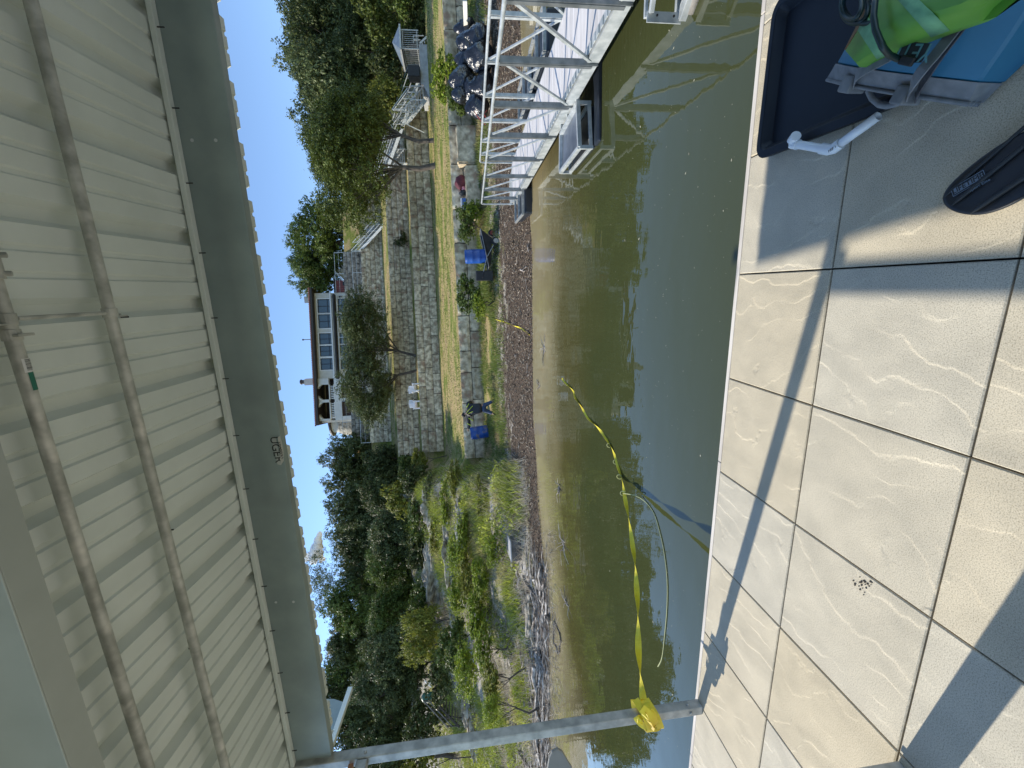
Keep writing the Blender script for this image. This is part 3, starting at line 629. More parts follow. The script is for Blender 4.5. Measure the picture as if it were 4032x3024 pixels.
def build_dock_bracket():
    top_ = Vector(onx(1397, 36, 2.2)); bo = Vector((top_.x, top_.y, -.43))
    T = thing('mooring_frame', 'white bolted steel frame standing over the water at the right edge', 'frame', (bo.x, bo.y, -.5))
    f = MB(); f.bar(top_, bo, .012, .085, (1, 0, 0)); f.bar(top_ + Vector((0, .02, 0)), top_ + Vector((.7, .02, 0)), .03, .03)
    f.bar(bo, bo + Vector((.45, -.55, 0)), .10, .06); f.bar(top_ + Vector((.02, -.02, -.03)), top_ + Vector((.5, -.42, .06)), .04, .04)
    f.bar(top_ + Vector((.5, .02, 0)), bo + Vector((.5, .02, 0)), .04, .04); f.bar(bo + Vector((0, .02, .02)), bo + Vector((.7, .02, .02)), .04, .05)
    f.build('frame', M['galv_white'], T, bevel=.003)
    h = MB()
    for z in (-.19, -.34): h.lathe([(.010, 0), (.010, .004)], (top_.x - .012, top_.y - .0465, z), 10, (-.3, -1, 0))
    h.build('bolt', M['rubber'], T)
    MB().tube([bo + Vector((.02, -.05, -.05)), bo + Vector((.3, -.42, -.04)), bo + Vector((.6, -.8, -.03))], [.045, .05, .05], 10).build('timber_pole', M['bark_pale'], T, smooth=True)
build_dock_bracket()
# ================================================================== HOUSE
def build_house():
    HD = 58.0
    P = lambda xd, yd, dd=HD: Vector(dep(xd, yd, dd))
    u = Vector((CZ, SZ, 0)); nrm = Vector((SZ, -CZ, 0))          # right along facade, toward viewer
    base = P(740, 780); Zg = 15.4
    T = thing('lakeside_house', 'two storey cream house with red tiled roof and arched balcony above the terraces', 'house', (base.x, base.y, Zg))
    st = mat('cream_stucco', (.52, .49, .43), .9, 0, (.60, .57, .50), 2); tr = mat('white_trim', (.72, .71, .68), .7); br = mat('brown_fascia', (.045, .035, .03), .6)
    tile = mat('red_roof_tiles', (.20, .075, .055), .8, 0, (.33, .15, .11), 9, isl=.2); gl = mat('window_glass', (.045, .075, .085), .06, 0, spec=.9); fm = mat('dark_window_frame', (.015, .02, .028), .5)
    def fx(yd): return (P(700, yd) - P(700, 780)).dot(u)         # lateral metres along facade
    def fz(xd, yd=780): return P(xd, yd).z
    O = P(700, 780); O.z = 0
    def pt(x, z, o=0): return O + u * x + nrm * o + Vector((0, 0, z))
    def panel(mb, x0, x1, z0, z1, o0, o1):
        a = [pt(x, z, o) for o in (o0, o1) for x, z in ((x0, z0), (x1, z0), (x1, z1), (x0, z1))]
        mb.add(a, [(0, 1, 2, 3), (7, 6, 5, 4), (0, 4, 5, 1), (1, 5, 6, 2), (2, 6, 7, 3), (3, 7, 4, 0)])
    xL, xR = fx(914), fx(633); xm = fx(818); zt = fz(685); z1b = fz(729); zmid = fz(735)
    # window rows by (yd0, yd1)
    up = [(646, 676), (679, 709), (720, 744), (747, 770), (774, 799)]; zu0, zu1 = fz(717, 720), fz(689, 720); zl0, zl1 = 15.5, fz(733, 720)
    # main wall made of strips around openings, 0.35 thick
    w_ = MB(); edges = sorted([(fx(b), fx(a)) for a, b in up])
    def wallrow(zlo, zhi, openings, x0, x1):
        x = x0
        for a, b in openings:
            panel(w_, x, a, zlo, zhi, -.35, 0); x = b
        panel(w_, x, x1, zlo, zhi, -.35, 0)
    panel(w_, xm, xR, zu1, zt, -.35, 0); wallrow(zu0, zu1, edges, xm, xR); panel(w_, xm, xR, zl1, zu0, -.35, 0)
    wallrow(zl0, zl1, edges, xm, xR); panel(w_, xm, xR, Zg - .4, zl0, -.35, 0)
    panel(w_, xm, xR, Zg, zt, -7, -6.6); panel(w_, xR - .35, xR, Zg - .4, zt, -7, -.355); panel(w_, xL, xL + .3, Zg, zt, -7, -.5)
    w_.build('wall', st, T)
    for k, (a, b) in enumerate(edges):
        for (z0, z1) in ((zu0, zu1), (zl0, zl1)):
            fr = MB(); t = .07; o0, o1 = -.20, -.12
            panel(fr, a, b, z0, z0 + t, o0, o1); panel(fr, a, b, z1 - t, z1, o0, o1); panel(fr, a, a + t, z0 + t, z1 - t, o0, o1); panel(fr, b - t, b, z0 + t, z1 - t, o0, o1)
            c = (a + b) / 2; panel(fr, c - .04, c + .04, z0 + t, z1 - t, o0 + .002, o1 - .002)
            zz = z0 + (z1 - z0) * .27
            if z0 == zu0: panel(fr, a + t, b - t, zz - .04, zz + .04, o0 + .004, o1 - .004)
            f_ = fr.build('window', fm, T); g = MB(); panel(g, a + t, b - t, z0 + t, z1 - t, -.19, -.17); g.build('pane', gl, f_)
            s = MB(); q = .12
            panel(s, a - q, b + q, z0 - q, z0 - .002, -.02, .05); panel(s, a - q, b + q, z1 + .002, z1 + q, -.02, .05); panel(s, a - q, a - .002, z0, z1, -.02, .045); panel(s, b + .002, b + q, z0, z1, -.02, .045); s.build('window_trim', tr, f_)
    band = MB(); panel(band, xm, xR + .05, fz(722.3), fz(719.3), .001, .18); band.build('string_course', tr, T)
    aw = MB(); a, b = fx(820), fx(638); z0, z1 = fz(729, 720), fz(723, 720)
    aw.prism([pt(a, z0, .05), pt(a, z0, .9), pt(a, z1 - .05, .5), pt(a, z1, .05)], u * (b - a)); aw.build('awning', br, T)
    # balcony block (left): two arched openings up, two louvred openings down
    xb0, xb1 = fx(909), xm; half = (xb0 + xb1) / 2 + .1
    wl2 = MB(); o0, o1 = -.4, .25; zb0, zb1 = fz(716.5, 860), fz(697, 860)
    zr0, zr1 = fz(724, 860), fz(712.5, 860)
    def arch(x0, x1, zs, ztop, rise):
        pts = []; n = 14
        for i in range(n + 1):
            t = i / n; x = x0 + (x1 - x0) * t; pts.append((x, zs + rise * (1 - (2 * t - 1) ** 2) ** .8))
        for (xa, za), (xb_, zb_) in zip(pts[:-1], pts[1:]):
            vs = [pt(xa, za, o1), pt(xb_, zb_, o1), pt(xb_, ztop, o1), pt(xa, ztop, o1), pt(xa, za, o0), pt(xb_, zb_, o0), pt(xb_, ztop, o0), pt(xa, ztop, o0)]
            wl2.add(vs, [(0, 1, 2, 3), (5, 4, 7, 6), (0, 4, 5, 1)])
    A0, A1, B0, B1 = fx(905), fx(869.5), fx(863.5), fx(831)
    zs = fz(697, 860); arch(A0, A1, zs, zt, .55); arch(B0, B1, zs, zt, .55)
    panel(wl2, xb0, A0, zr1, zt, o0, o1); panel(wl2, A1, B0, zr1, zt, o0, o1); panel(wl2, B1, xb1 + .02, zr1, zt, o0, o1)
    zf = fz(738, 860)
    panel(wl2, xb0, xb1, zf, zr0, o0, o1); panel(wl2, xb0, fx(901), Zg - .4, zf, o0, o1); panel(wl2, fx(867), fx(862), Zg - .4, zf, o0, o1); panel(wl2, fx(829), xb1, Zg - .4, zf, o0, o1)
    bal = wl2.build('balcony_wall', mat('white_stucco', (.58, .57, .54), .9, 0, (.66, .65, .62), 2), T)
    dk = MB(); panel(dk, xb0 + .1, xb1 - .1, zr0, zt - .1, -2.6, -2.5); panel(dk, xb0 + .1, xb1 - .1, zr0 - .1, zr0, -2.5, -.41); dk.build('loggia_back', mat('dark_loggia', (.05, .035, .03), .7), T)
    panel_ = MB()
    for (a, b) in ((fx(901), fx(867)), (fx(862), fx(829))):
        x = a + .05
        while x < b - .12: panel(panel_, x, x + .10, Zg - .3, zf - .02, -.12, -.06); x += .145
    panel_.build('louvre', mat('brown_louvre', (.06, .038, .03), .7), T)
    dd = MB(); panel(dd, fx(901), fx(829), Zg - .3, zf, -.36, -.34); dd.build('doorway_back', br, T)
    rl = MB(); 
    for (a, b) in ((A0, A1), (B0, B1)):
        panel(rl, a, b, zr1 - .12, zr1, -.1, .28); panel(rl, a, b, zr0, zr0 + .1, -.1, .28); x = a + .12
        while x < b - .08: rl.lathe([(.035, 0), (.065, .22), (.03, .45), (.06, .62), (.04, zr1 - zr0 - .24)], pt(x, zr0 + .11, .1), 8); x += .235
    rl.build('balustrade', tr, T)
    # arch trim
    at_ = MB()
    for (x0, x1) in ((A0, A1), (B0, B1)):
        prev = None
        for i in range(15):
            t = i / 14; p = pt(x0 + (x1 - x0) * t, zs + .55 * (1 - (2 * t - 1) ** 2) ** .8 + .10, .30)
            if prev is not None: at_.bar(prev, p, .08, .22)
            prev = p
    at_.build('arch_trim', tr, T)
    # round stair turret on the left
    cx, ro = fx(919), 1.9
    tu = MB(); c = pt(cx, 0, -3.2); tu.lathe([(1.35, fz(722, 915)), (1.35, fz(700, 915))], c, 28); tu.build('turret_wall', st, T)
    tu2 = MB(); tu2.lathe([(2.15, Zg - .5), (2.0, 16.6), (1.75, fz(728, 920)), (1.45, fz(721, 920))], c, 32); tu2.build('curved_stair_wall', M['rock'], T, smooth=True)
    tb = MB()
    for k in range(20):
        a = math.pi + k / 19 * math.pi * .95; p = c + u * math.cos(a) * 1.5 - nrm * math.sin(a) * -1.5; tb.bar(p + Vector((0, 0, fz(724, 918))), p + Vector((0, 0, fz(716, 918))), .12, .12)
    tb.build('stair_balustrade', mat('pinkish_balusters', (.45, .33, .30), .8), T)
    tr_ = MB(); tr_.lathe([(1.85, fz(705, 915)), (1.8, fz(705, 915) + .2), (.15, fz(693, 915) + .1)], c, 24); tr_.build('turret_roof', br, T)
    # roof: hipped with tile ridges
    ov = .9; x0, x1 = xL - .2, xR + .55; ze = zt - .02; rh = 1.25; dpt = 8.2
    fa = MB(); panel(fa, x0, x1, ze - .02, ze + .30, ov - .12, ov); panel(fa, x0, x0 + .12, ze - .02, ze + .30, -dpt, ov - .125); panel(fa, x1 - .12, x1, ze - .02, ze + .30, -dpt, ov - .125); panel(fa, x0 + .12, x1 - .12, ze, ze + .05, -dpt, ov - .13); fa.build('fascia', br, T)
    rf = MB(); y = x0
    while y < x1:
        a = min((y - x0) / 3.0, 1, (x1 - y) / 3.0); a = max(a, .05)
        ppts = [pt(y, ze + .31, ov + .05), pt(y, ze + .31 + rh * a, ov + .05 - 4.6 * a)]
        rf.tube(ppts, .115, 6); y += .24
    r_ = rf.build('roof', tile, T)
    h = MB(); E_ = [pt(x0, ze + .30, ov), pt(x1, ze + .30, ov), pt(x1, ze + .30, -dpt), pt(x0, ze + .30, -dpt), pt(x0 + 3.2, ze + .30 + rh, -3.6), pt(x1 - 3.2, ze + .30 + rh, -3.6)]
    h.add(E_, [(0, 1, 5, 4), (1, 2, 5), (2, 3, 4, 5), (3, 0, 4), (3, 2, 1, 0)]); h.build('roof_slope', tile, T)
    ch = MB(); p = pt(fx(822), ze + .9, -2.5); ch.bar(p, p + Vector((0, 0, 1.7)), .8, .8); ch.build('chimney', st, T); 
    cp = MB(); cp.lathe([(.30, 0), (.30, .45), (.38, .46), (.34, .62)], p + Vector((0, 0, 1.7)), 12); cp.build('chimney_pot', br, T)
    ch = MB(); p = pt(fx(636), ze + .6, -3); ch.bar(p, p + Vector((0, 0, 1.6)), .9, .9); ch.build('chimney', st, T)
    v = MB(); p = pt(fx(729), ze + .9, -1.6); v.tube([p, p + Vector((0, 0, 1.35))], .05, 8); v.lathe([(.12, 0), (.12, .15)], p + Vector((0, 0, 1.3)), 8); v.build('vent_pipe', br, T)
    lm = MB()
    for x, z in ((642, 727), (642, 741)):
        q = pt(fx(x), fz(z if z < 735 else 742), .08); lm.box(q - Vector((.12, .12, .16)), q + Vector((.12, .12, .16)))
    lm.build('wall_lamp', fm, T, bevel=.03)
    # low red shed roof + cream gables right of the house
    G = thing('garden_shed', 'small outbuilding with dark red metal wall beside the right end of the house', 'shed', tuple(pt(xR + 1.6, Zg)))
    s = MB(); a, b = xR + .1, fx(604)
    panel(s, a, b, Zg - .2, fz(722, 620), -2.5, -.5); s.build('red_wall', mat('dark_red_sheet', (.20, .045, .045), .6, 0, (.26, .07, .065), 6), G)
    s = MB(); x = a + .1
    while x < b: panel(s, x, x + .05, Zg - .2, fz(722, 620) - .01, -.5, -.46); x += .3
    s.build('wall_rib', mat('dark_red_rib', (.15, .03, .03), .6), G)
    s = MB(); panel(s, fx(616), fx(608), 15.6, fz(738, 610), -.499, -.45); s.build('window', fm, G)
    s = MB(); panel(s, a - .05, b + .2, fz(722, 620), fz(722, 620) + .12, -2.8, -.2); s.build('roof', br, G)
    G = thing('gable_cottage', 'cream gabled cottage front half hidden at the right end of the dark upper wall', 'cottage', tuple(pt(fx(580), Zg)))
    for k, (ya, yb, pk) in enumerate(((604, 576, 715), (574, 556, 718))):
        a, b = fx(ya), fx(yb); zt_ = fz(740, 590); zp = fz(pk, 590)
        q = MB(); q.prism([pt(a, Zg - .2, -1 - k), pt(b, Zg - .2, -1 - k), pt(b, zp - (.3 if k else 0), -1 - k), pt(a, zt_, -1 - k)], nrm * -2.5); q.build('gable_wall', st, G)
        q = MB(); q.bar(pt(a - .2, zt_ + .05, -.7 - k), pt(b + .15, zp + (-.2 if k else .1), -.7 - k), .5, .12); q.build('roof_edge', tr, G)
    q = MB(); panel(q, fx(596), fx(584), 15.6, fz(735, 590) - .5, -.99, -.93); q.build('window', fm, G)
build_house()
# ================================================================== TREES
def crown_mesh(name, seed, n, leafs, lobes, sparse=0.0, flat=1.0, spiky=False):
    r = np.random.default_rng(seed)
    # lobes spread over a unit ellipsoid, biased outward; twig clusters on lobes; leaves on clusters
    d = r.normal(size=(lobes, 3)); d /= np.linalg.norm(d, axis=1)[:, None]; d[:, 2] = np.abs(d[:, 2]) * np.where(r.random(lobes) < .58, 1, -0.9)
    rad = r.uniform(.25, .84, lobes) ** .7; lc = d * rad[:, None]; lr = r.uniform(.20, .40, lobes) * (1.15 - .40 * rad)
    ncl = n // 14; w_ = lr ** 2; li = r.choice(lobes, ncl, p=w_ / w_.sum())
    q = r.normal(size=(ncl, 3)); q /= np.linalg.norm(q, axis=1)[:, None]; q[:, 2] = np.where(q[:, 2] < -0.6, -q[:, 2], q[:, 2])
    cc = lc[li] + q * (lr[li] * r.uniform(.55, 1.08, ncl))[:, None] * np.array([1, 1, .8])
    if sparse: cc = cc[r.random(len(cc)) > sparse * (0.5 + 0.5 * np.sin(cc[:, 0] * 9) * np.cos(cc[:, 2] * 8))]
    ncl = len(cc); k = 14; ax = q[:ncl] + r.normal(size=(ncl, 3)) * .6; ax /= np.linalg.norm(ax, axis=1)[:, None]
    P = np.repeat(cc, k, 0) + r.normal(size=(ncl * k, 3)) * .022 + np.repeat(ax, k, 0) * r.uniform(0, .085 if not spiky else .34, ncl * k)[:, None]
    N_ = len(P); s = leafs * r.uniform(.6, 1.4, N_)
    nn = np.repeat(ax, k, 0) * 1.0 + np.array([0, 0, .45]) + r.normal(size=(N_, 3)) * .55; nn /= np.linalg.norm(nn, axis=1)[:, None]
    a = np.cross(nn, r.normal(size=(N_, 3))); a /= np.linalg.norm(a, axis=1)[:, None]; b = np.cross(nn, a)
    a = a * s[:, None]; b = b * (s * .6)[:, None]
    V = np.stack([P - a, P - b, P + a, P + b], 1).reshape(-1, 3); V[:, 2] *= flat
    Fq = np.arange(len(V)).reshape(-1, 4)
    return np_mesh(name, V, Fq, M['leaf_dark'])
CR = [crown_mesh('crown', 10 + i, 34000, .0225, 50 + 8 * i) for i in range(4)]
CRS = crown_mesh('crown', 31, 20000, .0155, 30, .62)          # airy crown
CRB = [crown_mesh('foliage', 40 + i, 9000, .042, 24 + 4 * i) for i in range(3)]
CRC = crown_mesh('foliage', 55, 7000, .042, 40, 0, 1.0, True)
CRN = [crown_mesh('crown', 60 + i, 46000, .0175, 64) for i in range(2)]
def tree(name, label, c, rl, rz, m, crown, trunk=None, tr=.16, group='trees behind the lawns and on the slope', tm='bark', limbs=7, seed=0, rot=None, cat='tree', thick=None):
    R = random.Random(seed * 13 + 5)
    bx, by = (trunk[0], trunk[1]) if trunk is not None else (c[0] + R.uniform(-.4, .4), c[1] + R.uniform(-.2, .4))
    bz = float(hterr(bx, by)) - .1
    T = thing(name, label, cat, (bx, by, bz), group)
    o = link('crown' if cat == 'tree' else 'foliage', crown, T, Vector(c) - Vector((bx, by, bz)))
    o.scale = (rl, thick or min(rl, rz * 1.25), rz); o.rotation_euler = (0, 0, R.uniform(0, 6.28) if rot is None else rot)
    if rot is None: o.scale = (rl, rl, rz)
    o.material_slots[0].link = 'OBJECT'; o.material_slots[0].material = M[m]
    t = MB(); fork = Vector((bx, by, bz)).lerp(Vector((c[0], c[1], c[2] - rz * .45)), .62) + Vector((R.uniform(-.25, .25), 0, 0))
    if trunk is not None: fork = Vector((bx + (c[0] - bx) * .25, by + (c[1] - by) * .25, bz + (c[2] - rz * .5 - bz) * .62))
    B0 = Vector((bx, by, bz)); mid = B0.lerp(fork, .5) + Vector((R.uniform(-.2, .2), R.uniform(-.1, .1), 0))
    t.tube([B0 - Vector((0, 0, .1)), B0 + (mid - B0) * .12, mid, fork], [tr * 1.45, tr * 1.05, tr * .9, tr * .75], 9, cap=False)
    for k in range(limbs):
        a = R.uniform(0, 6.28); e = Vector(c) + Vector((math.cos(a) * rl * R.uniform(.35, .8), math.sin(a) * rl * R.uniform(.35, .8), rz * R.uniform(-.35, .6)))
        m1 = fork.lerp(e, .45) + Vector((R.uniform(-.3, .3), R.uniform(-.3, .3), R.uniform(-.1, .35))) * rl * .25
        t.tube([fork - Vector((0, 0, .05)), m1, e], [tr * .42, tr * .24, tr * .06], 6, cap=False)
        for _ in range(2):
            e2 = m1.lerp(e, .5) + Vector((R.uniform(-1, 1), R.uniform(-1, 1), R.uniform(-.2, 1))) * rl * .3; t.tube([m1, e2], [tr * .15, tr * .03], 5, cap=False)
    t.build('trunk' if cat == 'tree' else 'stems', M[tm], T, smooth=True, fix=False); return T
def px(d): return K * d / F
TREES = [  # xd, yd, rz px, rl px, depth, material, crown, label
    (700, -70, 105, 110, 43, 'leaf_dark', 0, 'dark oak crown cut by the right border of the view, behind the shelter'),
    (692, 32, 92, 92, 46, 'leaf_grey', 1, 'tall grey green tree above the shelter, rightmost full crown on the skyline'),
    (715, 112, 108, 78, 44, 'leaf_dark', 2, 'tall dark tree behind the shelter roof, second crown from the right'),
    (745, 190, 105, 80, 42, 'leaf_grey', 3, 'broad grey green tree above the lower flight of the white stairs'),
    (760, 275, 108, 75, 43, 'leaf_grey', 0, 'grey green tree rising behind the olive tree with the slim trunk'),
    (765, 350, 100, 70, 44, 'leaf_dark', 1, 'dark tree rising behind the olive tree with the leaning trunk'),
    (800, 20, 75, 80, 39, 'leaf_dark', 3, 'deep dark tree low behind the shelter railing'),
    (805, 120, 70, 70, 39, 'leaf_dark', 0, 'shadowed dark tree directly behind the shelter'),
    (985, 500, 1, 1, 1, None, 0, ''),
    (690, 520, 66, 72, 57, 'leaf_mid', 2, 'rounded mid green tree between the house and the grey green trees'),
    (695, 590, 62, 46, 60, 'leaf_mid', 3, 'mid green tree touching the right end of the house roof'),
    (745, 470, 45, 40, 56, 'leaf_dark', 1, 'small dark tree beside the top of the upper stairs'),
    (785, 990, 82, 50, 50, 'leaf_dark', 1, 'dark tree just left of the stacked wall ends below the house'),
    (768, 1050, 62, 52, 48, 'leaf_dark', 2, 'dark tree with a jutting top, second left of the wall ends'),
    (790, 1110, 78, 60, 46, 'leaf_grey', 3, 'grey green tree, third left of the wall ends on the skyline'),
    (790, 1160, 60, 48, 47, 'leaf_dark', 0, 'dark tree under the small white cloud'),
    (722, 1240, 62, 62, 54, 'leaf_dark', 's', 'airy dark tree with sky showing through, below the white cloud'),
    (850, 1000, 62, 42, 43, 'leaf_dark', 3, 'shaded dark tree at the foot of the skyline trees beside the fourth wall'),
    (845, 1065, 60, 50, 41, 'leaf_dark', 0, 'dark tree standing behind the small yellowish tree'),
    (862, 1150, 70, 58, 37, 'leaf_grey', 1, 'grey green tree with thin bare trunks in the middle of the left slope'),
    (795, 1225, 62, 52, 46, 'leaf_dark', 2, 'dark tree directly beneath the airy tree'),
    (850, 1225, 62, 48, 38, 'leaf_mid', 3, 'mid green tree right of the grey rock face'),
    (778, 1305, 72, 55, 44, 'leaf_mid', 0, 'dense green tree left of the airy tree on the skyline'),
    (775, 1375, 72, 52, 45, 'leaf_dark', 1, 'dark skyline tree above the feathery cedars'),
    (765, 1440, 70, 50, 45, 'leaf_mid', 2, 'green skyline tree nearest the end of the canopy'),
    (745, 1510, 72, 52, 44, 'leaf_dark', 3, 'dark tree behind the end of the neighbouring canopy edge'),
    (850, 1320, 58, 50, 35, 'leaf_mid', 1, 'green tree above the bright shrub on the left slope'),
    (845, 1405, 66, 55, 33, 'leaf_grey', 2, 'grey green tree behind the dark ladder stairs'),
    (835, 1480, 70, 52, 34, 'leaf_grey', 0, 'grey green tree just right of the canopy corner post'),
    (800, 1570, 90, 60, 36, 'leaf_dark', 1, 'dark tree behind the top of the corner post'),
    (840, 1650, 80, 60, 32, 'leaf_dark', 2, 'dark tree at the left border of the view'),
]
def build_trees():
    for i, (xd, yd, rz, rl, d, m, cr, lb) in enumerate(TREES):
        if not m: continue
        k = px(d); c = dep(xd, yd, d); cm = CRS if cr == 's' else CR[cr]
        tree('leafy_tree', lb, c, rl * k * 1.12, rz * k * 1.08, m, cm, seed=i, tr=.17)
    for i in range(9):
        d = 54 + (i % 3) * 2; k = px(d); c = dep(835 - (i % 2) * 18, 985 + i * 82, d)
        tree('leafy_tree', 'dark tree in the back row, mostly hidden behind the other trees of the left slope', c, 74 * k, 66 * k, 'leaf_dark', CR[i % 4], seed=200 + i, group='back row trees on the left slope')
    for i, (xd, yd, rz, rl, d, lb) in enumerate(((885, 1165, 34, 50, 39, 'shadowed low tree behind the thin bare trunks'), (885, 1290, 34, 50, 38, 'shadowed low tree behind the feathery cedars'), (893, 1440, 38, 56, 33, 'shadowed low tree above the ladder stairs'), (885, 1545, 44, 50, 34, 'shadowed low tree behind the middle of the corner post'))):
        k = px(d); tree('leafy_tree', lb, dep(xd, yd, d), rl * k, rz * k, 'leaf_dark', CR[i], seed=230 + i, tr=.09)
    # the two olive trees on the lawn
    for i, (cx, cy, rz, rl, base, lb) in enumerate((((775), 262, 86, 72, (937, 303), 'olive green tree with a slim straight trunk on the striped lawn'), (772, 375, 100, 116, (940, 357), 'wide olive green tree with a leaning dark trunk at the edge of the striped lawn'))):
        g = hit(*base); dd = ad(g[0], g[1])[1]; k = px(dd)
        tree('olive_tree', lb, dep(cx, cy, dd + .5), rl * k * 1.08, rz * k * 1.05, 'leaf_olive', CRN[i], trunk=g, tr=.15 + .05 * i, group='olive trees on the lawn', seed=50 + i, limbs=9)
    # spreading trees on the chair terrace
    for i, (cx, cy, rz, rl, base, lb) in enumerate(((799, 722, 60, 86, (900, 769), 'spreading grey green tree with a forked dark trunk on the chair terrace'), (800, 838, 60, 84, (899, 800), 'spreading grey green tree with a curved trunk leaning left above the white chairs'))):
        dd = 38.6; k = px(dd); g = on_ground(dep(base[0], base[1], dd))
        T = tree('spreading_tree', lb, dep(cx, cy, dd), rl * k * 1.05, rz * k * 1.05, 'leaf_grey', CRN[1 - i], trunk=g, tr=.13, group='spreading trees on the chair terrace', seed=60 + i, limbs=10)
    # bushes and small trees
    B = [(835, 25, 58, 55, 34, 'leaf_olive', 0, 'olive bush right behind the shelter'), (850, 88, 52, 40, 34.5, 'leaf_olive', 1, 'olive bush seen through the shelter'),
         (885, -5, 48, 48, 31, 'leaf_mid', 2, 'green bush at the right border beside the concrete platform'), (855, 150, 50, 42, 35, 'leaf_dark', 0, 'dark bush left of the shelter posts'),
         (862, 215, 55, 48, 34.5, 'leaf_olive', 1, 'olive bush behind the lower stair flight'), (835, 205, 40, 30, 34, 'leaf_yellow', 'c', 'feathery yellow green cedar between shelter and stairs'),
         (900, 50, 30, 40, 32, 'leaf_dark', 2, 'low dark bush under the shelter platform'), (890, 320, 18, 24, 38, 'leaf_dark', 1, 'small dark bush between the olive tree trunks'),
         (882, 1075, 50, 42, 34, 'leaf_yellow', 0, 'yellowish small tree with curly bare limbs on the left slope'), (880, 1015, 26, 32, 38, 'leaf_mid', 2, 'round green bush beside the wall ends'),
         (905, 1000, 22, 30, 34, 'leaf_yellow', 1, 'dry yellow bush below the round green bush'), (915, 1100, 26, 60, 33, 'leaf_dark', 2, 'dark low bush beneath the yellowish small tree'),
         (925, 1180, 22, 50, 31, 'leaf_dark', 0, 'dark low bush right of the grey rock face'), (918, 1340, 50, 26, 27, 'leaf_yellow', 'c', 'feathery light cedar above the bright shrub'),
         (915, 1395, 48, 30, 27.5, 'leaf_yellow', 'c', 'second feathery cedar, left of the first one'), (975, 1378, 38, 42, 22, 'leaf_mid', 1, 'dark leafed bright tipped shrub in the middle of the left slope'),
         (950, 1470, 36, 40, 25, 'leaf_dark', 2, 'dark shrub in front of the ladder stairs'), (925, 1560, 48, 48, 27, 'leaf_dark', 0, 'dark shrub behind the corner post'),
         (905, 1645, 44, 40, 25, 'leaf_yellow', 1, 'yellow green shrub at the left border'), (1010, 1450, 30, 45, 18, 'leaf_bright', 'c', 'bright green feathery shrub above the driftwood'),
         (1030, 1330, 28, 50, 18.5, 'leaf_bright', 2, 'bright yellow green shrub in the weeds on the left slope'), (1040, 1240, 24, 40, 18, 'leaf_bright', 1, 'bright shrub above the grey box on the shore'),
         (1065, 1535, 24, 30, 14, 'leaf_bright', 'c', 'small bright shrub low on the left shore'), (990, 1290, 20, 34, 21, 'leaf_bright', 0, 'light green shrub below the grey rock face'),
         (985, 1190, 20, 36, 22, 'leaf_bright', 'c', 'light feathery shrub right of the grey rock face'),
         (905, 1040, 38, 36, 32, 'leaf_dark', 0, 'dark bush filling the hollow below the wall ends'), (912, 1135, 38, 48, 30.5, 'leaf_mid', 1, 'mid green bush under the grey green tree with bare trunks'),
         (905, 1190, 32, 42, 32, 'leaf_dark', 2, 'dark bush above the right edge of the big rock'), (938, 1060, 22, 44, 28, 'leaf_grey', 0, 'grey green low bush in the dry upper slope'),
         (945, 1135, 20, 46, 27, 'leaf_yellow', 1, 'yellowish low bush beside the right edge of the big rock'), (912, 1300, 34, 40, 29, 'leaf_mid', 2, 'green bush just left of the big rock'),
         (900, 1350, 34, 44, 31, 'leaf_dark', 1, 'dark bush behind the feathery cedars'), (965, 1085, 18, 50, 24, 'leaf_bright', 2, 'bright low growth in the middle of the dry slope'),
         (985, 1040, 16, 44, 22, 'leaf_yellow', 0, 'yellow low growth left of the lowest wall end'), (1000, 1150, 18, 50, 20, 'leaf_bright', 1, 'bright low growth above and right of the grey box'),
         (1005, 1240, 18, 46, 20, 'leaf_yellow', 2, 'yellow green growth straight above the grey box'), (1045, 1400, 20, 50, 16.5, 'leaf_bright', 0, 'bright shrub just above the driftwood middle'),
         (1040, 1075, 16, 46, 18.5, 'leaf_yellow', 1, 'yellow green growth on the bank left of the lowest wall'), (1062, 1190, 18, 34, 16.2, 'leaf_bright', 2, 'bright leafy patch behind the grey box'),
         (990, 1420, 24, 36, 20, 'leaf_mid', 0, 'green shrub left of the dark leafed shrub'), (1060, 1470, 20, 40, 15, 'leaf_yellow', 1, 'yellow shrub above the bleached thick log'),
         (868, 524, 16, 9, 40.0, 'leaf_dark', 0, 'ivy patch climbing the third wall'), (870, 512, 9, 14, 39.9, 'leaf_dark', 1, 'ivy tuft at the foot of the third wall'),
         (968, 170, 34, 48, 18.7, 'leaf_bright', 0, 'bright leafy shrub spilling over the lowest wall behind the trash bags'), (985, 222, 25, 28, 18.4, 'leaf_mid', 1, 'green shrub beside the tall limestone block'),
         (1008, 480, 27, 40, 19.0, 'leaf_mid', 2, 'green shrub against the lowest wall above the wheelbarrow'), (1028, 455, 18, 22, 18.4, 'leaf_bright', 0, 'small bright shrub beside the long limestone block'),
         (1012, 640, 30, 44, 18.6, 'leaf_mid', 1, 'leafy shrub against the lowest wall where the yellow strap ends'), (1035, 660, 18, 30, 17.9, 'leaf_bright', 2, 'bright leafy sprig in front of the strap shrub')]
    for i, (xd, yd, rz, rl, d, m, cr, lb) in enumerate(B):
        k = px(d); c = dep(xd, yd, d); g = float(hterr(c[0], c[1]))
        tree('leafy_bush', lb, c, rl * k * 1.1, rz * k * 1.1, m, CRC if cr == 'c' else CRB[cr], seed=100 + i, tr=.035 * max(1, rz * k / 1.2), limbs=5, cat='bush', group='bushes and shrubs')
    # curly bare limbs of the yellowish tree
build_trees()
